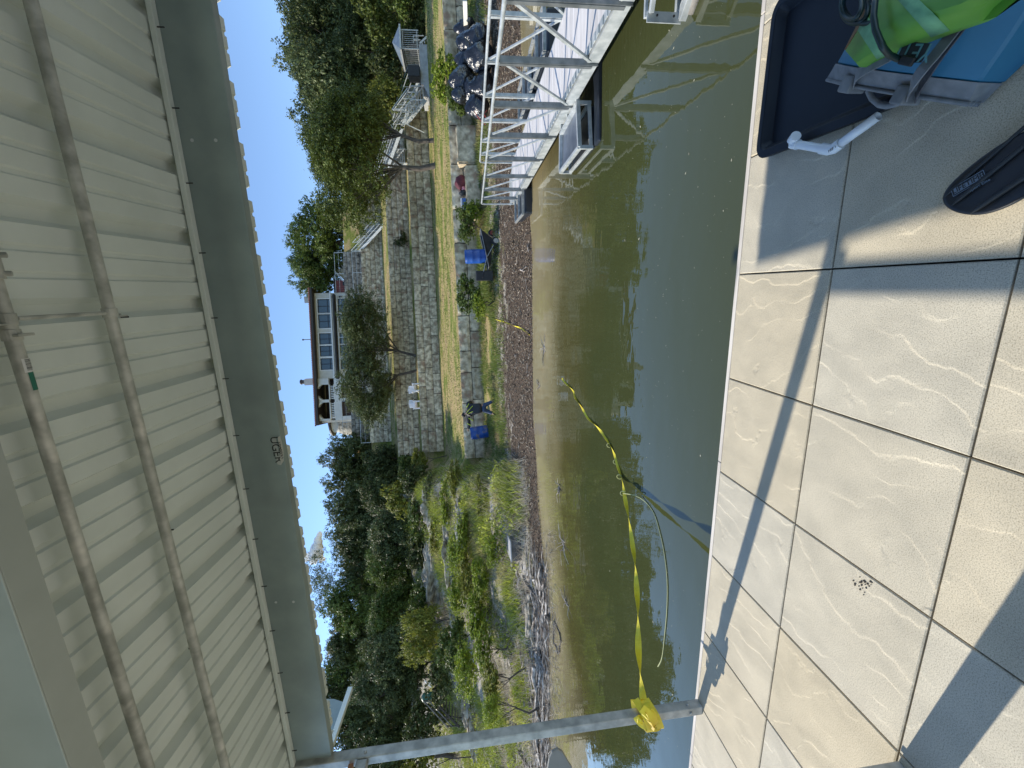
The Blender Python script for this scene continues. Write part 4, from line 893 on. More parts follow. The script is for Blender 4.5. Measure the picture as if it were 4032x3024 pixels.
# ================================================================== GRASS, WEEDS, LITTER
def scatter(n, amin, amax, dmin, dmax, seed, dens):
    r = np.random.default_rng(seed); A = r.uniform(-1.05, 1.05, n * 3); D = dmin + (dmax - dmin) * r.random(n * 3) ** 1.15
    x, y = xy(A * D, D); h, s, wl, a, d = hterr(x, y, True); keep = r.random(len(x)) < dens(x, y, h, s, wl, a, d, r)
    x, y, h, s, wl, d = [v[keep][:n] for v in (x, y, h, s, wl, d)]; return x, y, h, s, wl, d, r
def blades(name, x, y, h, H, W, r, m, label, cat, nb=3, lean=.35):
    n = len(x); x = np.repeat(x, nb) + r.normal(size=n * nb) * .05; y = np.repeat(y, nb) + r.normal(size=n * nb) * .05; z = np.repeat(h, nb) - .02
    H = np.repeat(H, nb) * r.uniform(.5, 1.2, n * nb); W = np.repeat(W, nb); th = r.uniform(0, 6.28, n * nb); lx = r.normal(size=n * nb) * lean * H; ly = r.normal(size=n * nb) * lean * H
    cx, cy = np.cos(th) * W / 2, np.sin(th) * W / 2
    B0 = np.stack([x - cx, y - cy, z], 1); B1 = np.stack([x + cx, y + cy, z], 1)
    M0 = np.stack([x - cx * .8 + lx * .35, y - cy * .8 + ly * .35, z + H * .55], 1); M1 = np.stack([x + cx * .8 + lx * .35, y + cy * .8 + ly * .35, z + H * .55], 1)
    T_ = np.stack([x + lx, y + ly, z + H], 1)
    V = np.stack([B0, B1, M1, M0, T_], 1).reshape(-1, 3); i = np.arange(n * nb) * 5
    Fq = np.concatenate([np.stack([i, i + 1, i + 2], 1), np.stack([i, i + 2, i + 3], 1), np.stack([i + 3, i + 2, i + 4], 1)])
    o = link(name, np_mesh(name, V, Fq, M[m])); tag(o, label, cat, kind='stuff'); return o
def nzf(x, y, f, o=0): return np.array([noise.noise(Vector((a * f + o, b * f, o))) for a, b in zip(x, y)])
def build_ground_cover():
    # bank in front of the lowest wall
    x, y, h, s, wl, d, r = scatter(26000, -1, 1, 13, 24, 1, lambda x, y, h, s, wl, a, d, r: np.clip((s - 4.3) / 2.6, 0, 1) * (y < 19.1) * (wl < .5) * (1 - .55 * np.exp(-((19.1 - y) / .25) ** 2)))
    k = nzf(x, y, .6); ok = k > -.28
    blades('bank_grass', x[ok], y[ok], h[ok], .12 + .22 * np.clip(k[ok] + .3, 0, 1), np.full(ok.sum(), .018), r, 'grass', 'tufted green grass on the bank between the mud and the lowest wall', 'grass')
    # lawn edge fringes and light lawn texture
    x, y, h, s, wl, d, r = scatter(30000, -1, 1, 20, 50, 2, lambda x, y, h, s, wl, a, d, r: (y > 19.8) * (wl < .6) * .9)
    blades('lawn_grass', x, y, h, np.full(len(x), .07), np.full(len(x), .035), r, 'grass', 'short mown lawn grass on the terraces, streaked green and straw', 'grass', 2)
    # left slope brush: green weeds and dry stems
    x, y, h, s, wl, d, r = scatter(52000, -1, 1, 9, 40, 3, lambda x, y, h, s, wl, a, d, r: (wl > .25) * np.clip((s - 1.6) / 2.0, 0, 1))
    k = nzf(x, y, .33, 4.4); k2 = nzf(x, y, 1.1, 2); ok = k + .6 * k2 > .0
    blades('hillside_weeds', x[ok], y[ok], h[ok] - .05, .18 + .42 * np.clip(k[ok] + .4, 0, 1), np.full(ok.sum(), .026), r, 'weeds', 'bright green and yellow weeds covering the left slope', 'weeds', 3, .45)
    x, y, h, s, wl, d, r = scatter(24000, -1, 1, 9, 40, 5, lambda x, y, h, s, wl, a, d, r: (wl > .15) * np.clip((s - .8) / 1.0, 0, 1) * .9)
    blades('dry_stems', x, y, h - .03, r.uniform(.15, .6, len(x)), np.full(len(x), .012), r, 'straw', 'dry straw coloured stems among the weeds of the left slope', 'dry grass', 2, .6)
    # loose leaves give the weeds body
    n = 60000; j = r.integers(0, ok.sum(), 0)
    x, y, h, s, wl, d, r = scatter(36000, -1, 1, 9, 38, 7, lambda x, y, h, s, wl, a, d, r: (wl > .3) * np.clip((s - 2.2) / 2.0, 0, 1))
    k = nzf(x, y, .45, 9.1); ok = k > .02; x, y, h, k = x[ok], y[ok], h[ok], k[ok]
    P = np.repeat(np.stack([x, y, h], 1), 4, 0) + r.normal(size=(len(x) * 4, 3)) * .10; P[:, 2] += np.repeat(np.clip(k, 0, 1), 4) * r.uniform(0, 1.5, len(P))
    a = r.normal(size=(len(P), 3)) * .032; b = r.normal(size=(len(P), 3)) * .022
    V = np.stack([P - a, P - b, P + a, P + b], 1).reshape(-1, 3)
    tag(link('undergrowth_leaves', np_mesh('undergrowth_leaves', V, np.arange(len(V)).reshape(-1, 4), M['weeds'])), 'leafy undergrowth rising in clumps on the left slope', 'undergrowth', kind='stuff')
    # litter on the mud: small pale chips and sticks
    def chips(name, n, seed, dens, L, label, mt, lift=.02, up=.25):
        x, y, h, s, wl, d, r = scatter(n, -1, 1, 7, 24, seed, dens); n = len(x); th = r.uniform(0, 3.14, n); l = r.uniform(*L, n); w_ = r.uniform(.006, .018, n); z = h + r.uniform(0, lift * 2, n) + .012; tz = r.normal(size=n) * up * l
        dx, dy = np.cos(th) * l / 2, np.sin(th) * l / 2; wx, wy = -np.sin(th) * w_, np.cos(th) * w_
        V = np.stack([np.stack([x - dx - wx, y - dy - wy, z - tz * .5], 1), np.stack([x + dx - wx, y + dy - wy, z + tz], 1), np.stack([x + dx + wx, y + dy + wy, z + tz + .006], 1), np.stack([x - dx + wx, y - dy + wy, z - tz * .5 + .006], 1),
                      np.stack([x - dx, y - dy, z - tz * .5 - .02], 1), np.stack([x + dx, y + dy, z + tz - .02], 1)], 1).reshape(-1, 3); i = np.arange(n) * 6
        Fq = np.concatenate([np.stack([i, i + 1, i + 2, i + 3], 1), np.stack([i + 1, i, i + 4, i + 5], 1), np.stack([i + 3, i + 2, i + 5, i + 4], 1)])
        tag(link(name, np_mesh(name, V, Fq, M[mt])), label, 'litter', kind='stuff')
    M['chip'] = mat('pale_chips', (.10, .075, .052), .9, 0, (.34, .28, .21), 3, isl=.8)
    M['foam'] = mat('pale_shells', (.35, .30, .27), .9, isl=.5)
    chips('bark_litter', 22000, 11, lambda x, y, h, s, wl, a, d, r: (s > -.05) * (s < 7 + 3 * wl) * (y < 19), (.02, .075), 'brown bark litter and twigs strewn over the muddy shore', 'chip')
    chips('shoreline_flecks', 2600, 12, lambda x, y, h, s, wl, a, d, r: np.exp(-((s - .08) / .10) ** 2), (.02, .06), 'pale flecks washed up along the waterline', 'foam', .004, .05)
    chips('pale_sticks', 260, 13, lambda x, y, h, s, wl, a, d, r: (s > .1) * (s < 8) * (y < 18.8), (.12, .45), 'scattered thin pale sticks on the mud and bank', 'drift', .02, .12)
build_ground_cover()
def build_branches():
    R = random.Random(5)
    # tangle along the left shore
    t = MB()
    for k in range(1100):
        xd, yd = R.uniform(1095, 1190), R.uniform(1215, 1665)
        if R.random() > (1 - abs(xd - 1158) / 75): continue
        p = Vector(hit(xd, yd)); L = R.uniform(.25, 1.5); a = R.gauss(0.15, .55) + (math.pi if R.random() < .5 else 0); e = p + Vector((math.cos(a) * L, math.sin(a) * L * .6, R.uniform(-.02, .16)))
        e.z = max(e.z, float(hterr(e.x, e.y)) + .02); m_ = p.lerp(e, .5) + Vector((R.gauss(0, .05), R.gauss(0, .05), R.uniform(.0, .10)))
        t.tube([p + Vector((0, 0, .03)), m_, e], [R.choice((.008, .012, .02, .034))] * 2 + [.005], 5, cap=False)
    tag(t.build('branch_tangle', M['drift'], None, fix=False), 'tangled washed up branches lining the left shore', 'branches', kind='stuff')
    t = MB()
    for k in range(420):                                # thin roots hanging into the water
        xd, yd = R.uniform(1180, 1225), R.uniform(1330, 1665) if R.random() < .7 else R.uniform(1140, 1350)
        p = Vector(hit(xd, yd)); L = R.uniform(.15, .6); a = R.uniform(3.6, 5.8); p.z = WZ + R.uniform(-.02, .10)
        t.tube([p, p + Vector((math.cos(a) * L * .5, math.sin(a) * L * .5, R.uniform(0, .10))), p + Vector((math.cos(a) * L, math.sin(a) * L, R.uniform(-.1, .03)))], [.005, .004, .002], 4, cap=False)
    tag(t.build('root_fringe', M['drift'], None, fix=False), 'thin pale roots and twigs reaching into the shallow water', 'twigs', kind='stuff')
    logs = [((1135, 1245), (1165, 1290), .06, 'dark thin trunk slanting down from the grey box'), ((1150, 1255), (1163, 1330), .045, 'pale straight driftwood pole beneath the slanting trunk'),
            ((1157, 1340), (1160, 1420), .05, 'pale driftwood pole on the shore right of the bleached log'), ((1160, 1440), (1166, 1500), .09, 'bleached thick driftwood log on the shore'),
            ((1163, 1500), (1168, 1575), .055, 'bleached driftwood pole above the floating loop'), ((1164, 1560), (1166, 1620), .07, 'white bleached log crossing behind the corner post'),
            ((1120, 1590), (1150, 1600), .12, 'dark upright stump behind the corner post'), ((1128, 1625), (1150, 1655), .10, 'dark leaning log at the left border'),
            ((1140, 1330), (1146, 1400), .05, 'brown driftwood branch high in the tangle'), ((1148, 1480), (1152, 1570), .045, 'brown driftwood branch low in the tangle')]
    for i, (a, b, r_, lb) in enumerate(logs):
        p, q = Vector(hit(*a)), Vector(hit(*b)); p.z += r_; q.z += r_; m1 = p.lerp(q, .4) + Vector((0, .05, .06)); m2 = p.lerp(q, .75) + Vector((0, -.04, .02))
        o = MB().tube([p, m1, m2, q], [r_, r_ * .95, r_ * .8, r_ * .55], 10).build('driftwood_log', M['bark'] if 'dark' in lb or 'brown' in lb else M['drift'], None, smooth=True)
        tag(o, lb, 'log', 'driftwood logs on the left shore')
    # snags in the water
    S_ = [((1208, 1050), .55, 'thin pale snag in the shallows near the strap'), ((1218, 1178), .8, 'branchy snag in the water below the grey box'), ((1225, 1305), .5, 'small pale snag in the water left of the branchy one'),
          ((1165, 830), .35, 'tiny snag in the water below the person'), ((1176, 756), .5, 'thin snag in the shallows beside the strap end'), ((1205, 1632), .5, 'bare snag behind the corner post')]
    for i, (a, L, lb) in enumerate(S_):
        p = Vector(onz(*a, WZ)); t = MB()
        for k in range(9):
            an = R.uniform(0, 6.28); e = p + Vector((math.cos(an) * L * R.uniform(.3, 1), math.sin(an) * L * R.uniform(.3, 1), R.uniform(.0, .16) * L)); m_ = p.lerp(e, .5) + Vector((R.gauss(0, .05), R.gauss(0, .05), .05 * L)); s_ = p + Vector((0, 0, -.05)) if k == 0 else p.lerp(e, -.15) + Vector((R.gauss(0, .08), R.gauss(0, .08), -.02))
            t.tube([s_, m_, e], [.011, .007, .003], 5)
        tag(t.build('water_snag', M['drift'], None), lb, 'snag', 'snags standing in the shallow water')
    # floating dark loop of branch and dark stump
    P = [onz(x, y, WZ + .012) for x, y in ((1197, 1342), (1202, 1352), (1209, 1368), (1212, 1385), (1209, 1394), (1209, 1408), (1206, 1412), (1202, 1398), (1196, 1390), (1195, 1378), (1197, 1342))]
    tag(MB().tube(P, .020, 6).build('floating_loop', M['bark'], None), 'dark branch loop floating in the shallows', 'branch')
    p = onz(1188, 1334, WZ); b = MB(); b.ico((p[0], p[1], WZ + .02), .11, 2, (1, .8, .9), .7, 4, 2.5); b.tube([(p[0], p[1], WZ), (p[0] + .1, p[1], WZ + .14), (p[0] + .17, p[1] - .05, WZ + .10)], [.03, .02, .01], 6)
    tag(b.build('dark_stump', M['bark'], None), 'small dark stump poking out of the water above the floating loop', 'stump')
    f = MB(); 
    for k in range(420):
        xd, yd = R.uniform(1230, 1590), R.uniform(0, 1650); p = onz(xd, yd, WZ + .002)
        a = R.uniform(0, 6.28); l = R.uniform(.003, .008) * min(1, .35 + abs(p[1]) * .35) * (1 + (R.random() < .05) * 2); u_ = Vector((math.cos(a), math.sin(a), 0)) * l; v_ = Vector((-math.sin(a), math.cos(a), 0)) * l * .45
        if p[1] < .06: continue
        f.add([Vector(p) - u_, Vector(p) - v_, Vector(p) + u_, Vector(p) + v_], [(0, 1, 2, 3)])
    tag(f.build('floating_flecks', mat('pollen_flecks', (.42, .40, .30), .8, isl=.5), None, fix=False), 'tiny pale flecks floating on the still water', 'flecks', kind='stuff')
build_branches()
# rock faces on the left slope
def rock(name, label, c, sz, seed, m='rock', group='grey rocks on the left slope', rz=0):
    bm = bmesh.new(); bmesh.ops.create_cube(bm, size=2); bmesh.ops.subdivide_edges(bm, edges=bm.edges[:], cuts=15, use_grid_fill=True)
    vs = []
    for v in bm.verts:
        p = v.co.lerp(v.co.normalized() * 1.25, .7); n = noise.fractal(p * 1.6 + Vector((seed * 7, 0, 0)), 1, 2, 6) * .55; n += .10 * round(p.z * 4) / 4
        p = p * (1 + n); vs.append((c[0] + p.x * sz[0] * math.cos(rz) - p.y * sz[1] * math.sin(rz), c[1] + p.x * sz[0] * math.sin(rz) + p.y * sz[1] * math.cos(rz), c[2] + p.z * sz[2]))
    mb = MB().add(vs, [tuple(v.index for v in f.verts) for f in bm.faces]); bm.free()
    return tag(mb.build(name, M[m], None), label, 'rock', group)
for i, (a, sz, lb) in enumerate((((945, 1250), (1.9, .8, .62), 'large pale grey rock face in the middle of the left slope'), ((975, 1200), (1.5, .6, .30), 'flat layered rock ledge right of the large rock face'),
        ((985, 1330), (1.3, .5, .25), 'low flat rock ledge left of the large rock face'), ((1012, 1500), (1.6, .5, .28), 'pale banded rock ledge near the corner post'), ((1003, 1120), (1.0, .5, .28), 'weathered rock ledge among dry stems below the yellowish tree'),
        ((930, 1095), (.9, .5, .4), 'rock half hidden under the dark low bush'), ((1150, 1330), (.55, .3, .14), 'pale boulder at the waterline in the driftwood'),
        ((1030, 1580), (1.2, .4, .3), 'grey ledge behind the corner post'))):
    p = hit(*a); rock('rock_outcrop', lb, (p[0], p[1], p[2] + .05), sz, i + 1, rz=RZ)
# ================================================================== CLOUD
def build_cloud():
    R = random.Random(9); b = MB(); c = Vector(CAM) + Vector(ray(690, 1187)) * 1500; s = 1500 * K / F
    for k in range(46):
        t = R.uniform(-1, 1); b.ico((c.x + R.gauss(0, 9) * s * .6 + t * 20 * s, c.y + R.gauss(0, 5) * s, c.z + R.gauss(0, 6) * s + (1 - t * t) * 4 * s - t * 6 * s), R.uniform(3, 8.5) * s, 2, (1, 1, .8), .25, k, 1.6)
    m = bpy.data.materials.new('cloud_white'); m.use_nodes = True; p = m.node_tree.nodes['Principled BSDF']; p.inputs['Base Color'].default_value = (.9, .9, .9, 1); p.inputs['Roughness'].default_value = 1; tr = m.node_tree.nodes.new('ShaderNodeBsdfTranslucent'); tr.inputs[0].default_value = (.95, .95, .95, 1); mx = m.node_tree.nodes.new('ShaderNodeMixShader'); m.node_tree.links.new(p.outputs[0], mx.inputs[1]); m.node_tree.links.new(tr.outputs[0], mx.inputs[2]); m.node_tree.links.new(mx.outputs[0], m.node_tree.nodes['Material Output'].inputs[0])
    struct(b.build('cloud', m, None, smooth=True))
build_cloud()
# ================================================================== SHELTER PLATFORM, STAIRS
def beam_rail(mb, a, b, h, n, r=.02):
    a = Vector(a); b = Vector(b)
    for z in (h, .12): mb.bar(a + Vector((0, 0, z)), b + Vector((0, 0, z)), r * 2, r * 2)
    for i in range(n + 1): p = a.lerp(b, i / n); mb.bar(p + Vector((0, 0, .0)), p + Vector((0, 0, h)), r * (2 if i in (0, n) else 1), r * (2 if i in (0, n) else 1))
def build_shelter():
    dd = 30.5; P = lambda xd, yd, o=0: Vector(dep(xd, yd, dd + o)); nrm = Vector((-SZ, CZ, 0)); u = Vector((CZ, SZ, 0))
    a, b = P(907, 181), P(907, 95); zt = P(907, 140).z
    T = thing('stair_landing', 'grey concrete landing block at the foot of the white stairs', 'landing', (a.x, a.y, zt - 1.3))
    m = MB(); x0 = Vector((a.x, a.y, zt)); x1 = Vector((b.x, b.y, zt)); m.prism([x0, x1, x1 + nrm * 3, x0 + nrm * 3], (0, 0, -1.35)); m.build('block', M['concrete'], T, bevel=.02)
    m = MB(); d_ = Vector((0, 0, -.18)); e_ = Vector((0, 0, -.75)); m.add([x0 - u * 1.5 + e_, x0 + d_, x0 + d_ + nrm * 1.4, x0 - u * 1.5 + e_ + nrm * 1.4, x0 - u * 1.5 + e_ * 1.9, x0 + e_ * 1.9, x0 + e_ * 1.9 + nrm * 1.4, x0 - u * 1.5 + e_ * 1.9 + nrm * 1.4], [(0, 1, 2, 3), (7, 6, 5, 4), (0, 4, 5, 1), (1, 5, 6, 2), (2, 6, 7, 3), (3, 7, 4, 0)]); m.build('side_ramp', M['concrete'], T, bevel=.02)
    S_ = thing('pavilion', 'small open shelter with blue grey hip roof and barred railing on the concrete landing', 'shelter', (b.x, b.y, zt))
    L, R_ = P(900, 106), P(900, 66); L.z = R_.z = zt; h = P(868, 140).z - zt; rr = MB(); W = 1.7
    for p in (L, R_, L + nrm * W, R_ + nrm * W): MB().bar(p, p + Vector((0, 0, h)), .07, .07).build('corner_post', M['galv'], S_)
    beam_rail(rr, L, R_, 1.15, 9); beam_rail(rr, L + nrm * W, R_ + nrm * W, 1.15, 9); beam_rail(rr, R_, R_ + nrm * W, 1.15, 9); beam_rail(rr, L, L + nrm * W, 1.15, 9)
    rr.build('railing', M['galv'], S_)
    q = MB(); e = .22; A = [L - u * e - nrm * e, R_ + u * e - nrm * e, R_ + u * e + nrm * (W + e), L - u * e + nrm * (W + e)]; A = [p + Vector((0, 0, h)) for p in A]; ap = (A[0] + A[2]) / 2 + Vector((0, 0, .72)) + u * .45
    q.add(A + [ap], [(0, 1, 4), (1, 2, 4), (2, 3, 4), (3, 0, 4), (3, 2, 1, 0)]); q.build('hip_roof', mat('blue_grey_roof', (.13, .17, .21), .45, .2, (.20, .25, .30), 4), S_)
    q = MB()
    for i in range(4): q.bar(A[i], A[(i + 1) % 4], .07, .12)
    q.build('roof_trim', M['galv'], S_)
    f = MB(); f.box(L + u * .3 + nrm * .5, L + u * 1.0 + nrm * 1.2 + Vector((0, 0, .75))); 
    tag(f.build('grill_cart', M['black_matt'], None, bevel=.05), 'dark boxy grill inside the shelter', 'grill')
    c = P(893, 160); c.z = zt; f = MB(); f.bar(c, c + Vector((0, 0, .85)), 1.1, .7); 
    tag(f.build('storage_box', M['black_matt'], None, bevel=.04), 'black storage box on the landing beside the shelter', 'box')
    G = thing('small_ladder_steps', 'short grey steps with a handrail at the right end of the landing', 'steps', tuple(P(925, 75)))
    g = MB()
    for k in range(4): p = P(912 + k * 5, 92 - k * 4); g.bar(p, p + nrm * .9, .34, .05)
    g.bar(P(907, 94), P(930, 72), .06, .14); g.bar(P(907, 94, .9), P(930, 72, .9), .06, .14); g.bar(P(893, 93), P(893, 77), .04, .04); g.bar(P(893, 77), P(915, 77), .04, .04); g.bar(P(893, 86), P(908, 86), .04, .04)
    g.build('steps_frame', M['galv'], G)
build_shelter()
def build_stairs(name, label, pa, pb, da, db, width, rail_h=1.0, tread=.30, back=(0, 1), nb=16):
    """pa, pb: lower / upper ends of the near stringer (picture points) at depths da, db"""
    A, B = Vector(dep(*pa, da)), Vector(dep(*pb, db)); T = thing(name, label, 'stairs', tuple(A), 'metal stair flights climbing the terraces')
    n_ = Vector((B - A)); n_.z = 0; n_.normalize(); s_ = Vector((-n_.y, n_.x, 0)); s_ = s_ if s_.dot(Vector((-SZ, CZ, 0))) > 0 else -s_; w_ = s_ * width
    for k, o in enumerate((Vector((0, 0, 0)), w_)):
        MB().bar(A + o, B + o, .06, .26).build('stringer', M['galv_white'], T)
        r = MB(); 
        for z in (rail_h, .55): r.bar(A + o + Vector((0, 0, z)), B + o + Vector((0, 0, z)), .045, .045)
        for i in range(5): p = A.lerp(B, i / 4) + o; r.bar(p, p + Vector((0, 0, rail_h)), .05, .05)
        for i in range(nb): p = A.lerp(B, (i + .5) / nb) + o; r.bar(p + Vector((0, 0, .1)), p + Vector((0, 0, rail_h)), .018, .018)
        r.build('handrail', M['galv_white'], T)
    t = MB(); nst = max(3, int((B.z - A.z) / .19))
    for i in range(nst): p = A.lerp(B, (i + .5) / nst) + Vector((0, 0, .05)); t.bar(p + s_ * .04, p + w_ - s_ * .04, tread, .04)
    t.build('tread', M['galv_white'], T); return T
def stairs():
    build_stairs('metal_stairs', 'long white lower stair flight rising from the concrete landing behind the slim trunk', (919, 216), (878, 268), 30.5, 32.5, 1.3)
    build_stairs('metal_stairs', 'steep white stair flight between the slim and the leaning trunk, above the second wall', (876, 322), (853, 350), 37.2, 39.5, 1.2)
    build_stairs('metal_stairs', 'long white upper stringer flight passing behind the olive tree crowns', (910, 160), (822, 405), 32, 40.5, 1.4)
    build_stairs('metal_stairs', 'white top stair flight beside the right end of the fourth wall', (831, 484), (778, 541), 45.5, 48.2, 1.5)
    T = thing('stair_brace', 'white railing frame standing free above the lower stair flight', 'railing', tuple(dep(880, 268, 32.6)))
    g = MB(); 
    g.bar(dep(847, 236, 32.5), dep(872, 236, 32.5), .06, .06); g.bar(dep(847, 236, 32.5), dep(880, 190, 32.5), .05, .05); g.bar(dep(872, 236, 32.5), dep(900, 200, 32.5), .05, .05); g.bar(dep(845, 268, 32.6), dep(880, 268, 32.6), .05, .05); g.bar(dep(845, 270, 32.6), dep(856, 290, 32.6), .06, .06)
    g.bar(dep(878, 268, 32.5), dep(916, 286, 33), .06, .06)
    g.build('frame', M['galv_white'], T)
stairs()
# dark wooden ladder stairs on the left slope
def build_ladder_stairs():
    T = thing('ladder_stairs', 'dark wooden stairs with two pale handrails under the trees beside the corner post', 'stairs', tuple(dep(915, 1525, 25)))
    for nm, a, b, w_ in (('handrail', (915, 1514), (968, 1572), .05), ('handrail', (926, 1514), (978, 1570), .05), ('stringer', (938, 1514), (992, 1570), .09)):
        MB().bar(dep(*a, 25), dep(*b, 25), w_, w_).build(nm, M['bark_pale'] if nm == 'handrail' else M['bark'], T)
    MB().bar(Vector(dep(938, 1514, 26)), Vector(dep(992, 1570, 26)), .09, .12).build('stringer', M['bark'], T)
    t = MB()
    for i in range(9): q = i / 8.5; p = Vector(dep(938 + 54 * q, 1514 + 56 * q, 25)); t.bar(p, p + Vector((-SZ, CZ, 0)) * 1.0, .25, .05)
    t.build('step', M['bark_pale'], T)
    p = MB()
    for i in range(4): q = i / 3.2; p.bar(dep(915 + 53 * q, 1514 + 58 * q, 25), dep(938 + 54 * q, 1514 + 58 * q, 25), .05, .05)
    p.build('baluster', M['bark'], T)
    b = MB().lathe([(.24, 0), (.26, .5), (.24, .85), (.10, .95)], dep(945, 1503, 25.5), 14).build('green_bin', mat('green_plastic', (.02, .10, .06), .5), None); tag(b, 'dark green bin at the top of the dark wooden stairs', 'bin')
    b = MB(); c = Vector(dep(925, 1475, 25)); b.tube([dep(918, 1471, 25), dep(924, 1478, 25), dep(932, 1484, 25)], .035, 6); b.tube([dep(926, 1474, 25), dep(932, 1478, 25)], .03, 6)
    tag(b.build('white_rope', mat('white_paint', (.8, .8, .8), .4), None), 'small bright white curved tube hanging by the dark stairs', 'tube')
build_ladder_stairs()
# ================================================================== BANK OBJECTS
def barrel(label, c, r, h, lean=(0, 0, 1), dirt=True):
    m = mat('blue_barrel_plastic', (.008, .060, .27), .38, 0, (.012, .080, .34), 3, c3=(.22, .17, .14) if dirt else None, n3=3.4)
    T = thing('blue_barrel', label, 'barrel', tuple(c), 'blue plastic barrels')
    pr = [(r * .90, 0), (r * .98, .03), (r, .10), (r, h * .30), (r * 1.03, h * .33), (r, h * .36), (r, h * .64), (r * 1.03, h * .67), (r, h * .70), (r, h - .10), (r * .98, h - .03), (r * .93, h - .01), (r * .93, h + .012), (r * .87, h + .012), (r * .86, h - .02)]
    MB().lathe(pr, c, 32, lean).build('body', m, T, smooth=True)
    ax = Vector(lean).normalized(); o = Vector(c) + ax * (h - .02); s_ = ax.orthogonal().normalized()
    b = MB(); b.lathe([(.035, 0), (.035, .03)], o + s_ * r * .6, 10, lean); b.build('bung', m, T)
    b = MB(); b.lathe([(.035, 0), (.035, .03)], o - s_ * r * .6, 10, lean); b.build('bung', m, T); return T
def build_wheelbarrow():
    g = Vector(hit(1077, 525)); dd = ad(g[0], g[1])[1]; k = px(dd); P = lambda xd, yd, o=0: Vector(dep(xd, yd, dd + o)); back = Vector((-SZ, CZ, 0))
    T = thing('wheelbarrow', 'black two wheeled wheelbarrow on the mud carrying an upright blue barrel', 'wheelbarrow', (g[0], g[1], g[2]))
    # tray: rim and bottom outlines (near side picture points), width backwards
    rimN = [(1038, 494), (1041, 530), (1054, 575)]; Wt = .66
    f, mid, r_ = P(1038, 494), P(1043, 535), P(1056, 576); bf, br = P(1063, 512), P(1062, 562)
    ins = back * .10; V = [f, r_, r_ + back * Wt, f + back * Wt, bf + ins, br + ins, br + back * Wt - ins, bf + back * Wt - ins]
    t = MB().add(V, [(0, 1, 5, 4), (1, 2, 6, 5), (2, 3, 7, 6), (3, 0, 4, 7), (4, 5, 6, 7)]).build('tray', M['black_matt'], T, fix=False); so_ = t.modifiers.new('thickness', 'SOLIDIFY'); so_.thickness = .012
    rm = MB().tube([V[0], V[1], V[2], V[3], V[0]], .016, 6); rm.build('rim', mat('grey_rim', (.25, .25, .25), .5), T)
    text('lettering', 'WORX', (V[0] + V[1] + V[4] + V[5]) / 4 + (V[1] - V[0]) * .22 - back * .012, V[1] - V[0], (0, 0, 1), .09, mat('pale_lettering', (.5, .5, .5), .6), t) if False else None
    for i, (x, y, o, hub) in enumerate(((1072, 521, -.02, mat('grey_hub', (.30, .30, .30), .4, .5)), (1064, 504, .62, mat('red_hub', (.30, .03, .03), .5)))):
        c = P(x, y, o); ax = back * 1 + Vector((CZ, SZ, 0)) * -.25; rw = .19
        w_ = MB().lathe([(rw * .62, -.04), (rw * .9, -.045), (rw, -.025), (rw, .025), (rw * .9, .045), (rw * .62, .04)], c, 28, ax).build('wheel', M['rubber'], T, smooth=True)
        MB().lathe([(rw * .63, -.043), (rw * .50, -.043), (rw * .46, -.02), (.05, -.02), (.045, -.05), (.0, -.05)], c, 24, ax).build('rim', hub, w_)
        a = Vector(ax).normalized(); s1 = a.cross(Vector((0, 0, 1))).normalized(); s2 = a.cross(s1)
        for q in range(3): an = q * 2.094 + .4; e = c + (s1 * math.cos(an) + s2 * math.sin(an)) * rw * .48 - a * .035; MB().bar(c - a * .035, e, .03, .02).build('spoke', hub, w_)
    for o in (.03, .60):
        h = MB(); h.tube([P(1070, 523, o), P(1052, 555, o), P(1044, 590, o), P(1043, 597, o)], .018, 8); h.build('handle', M['galv'], T, smooth=True)
        q = MB().tube([P(1045, 587, o), P(1042, 600, o)], .024, 8).build('grip', M['rubber'], T)
        l = MB(); a_ = P(1062, 552, o); l.tube([a_, Vector((a_.x, a_.y, float(hterr(a_.x, a_.y)) + .02)), P(1064, 530, o) * 1.0], .014, 6); l.build('leg', M['rubber'], T)
    MB().tube([P(1072, 521, -.02), P(1064, 504, .62)], .015, 8).build('axle', M['galv'], T)
    b = P(1053, 551, .34); k2 = 1; hB = (P(1003, 551) - P(1050, 551)).length
    barrel('clean blue barrel standing in the wheelbarrow', P(1050, 553, .32), 15 * k, 46 * k, (-.02, 0, 1), False)
build_wheelbarrow()
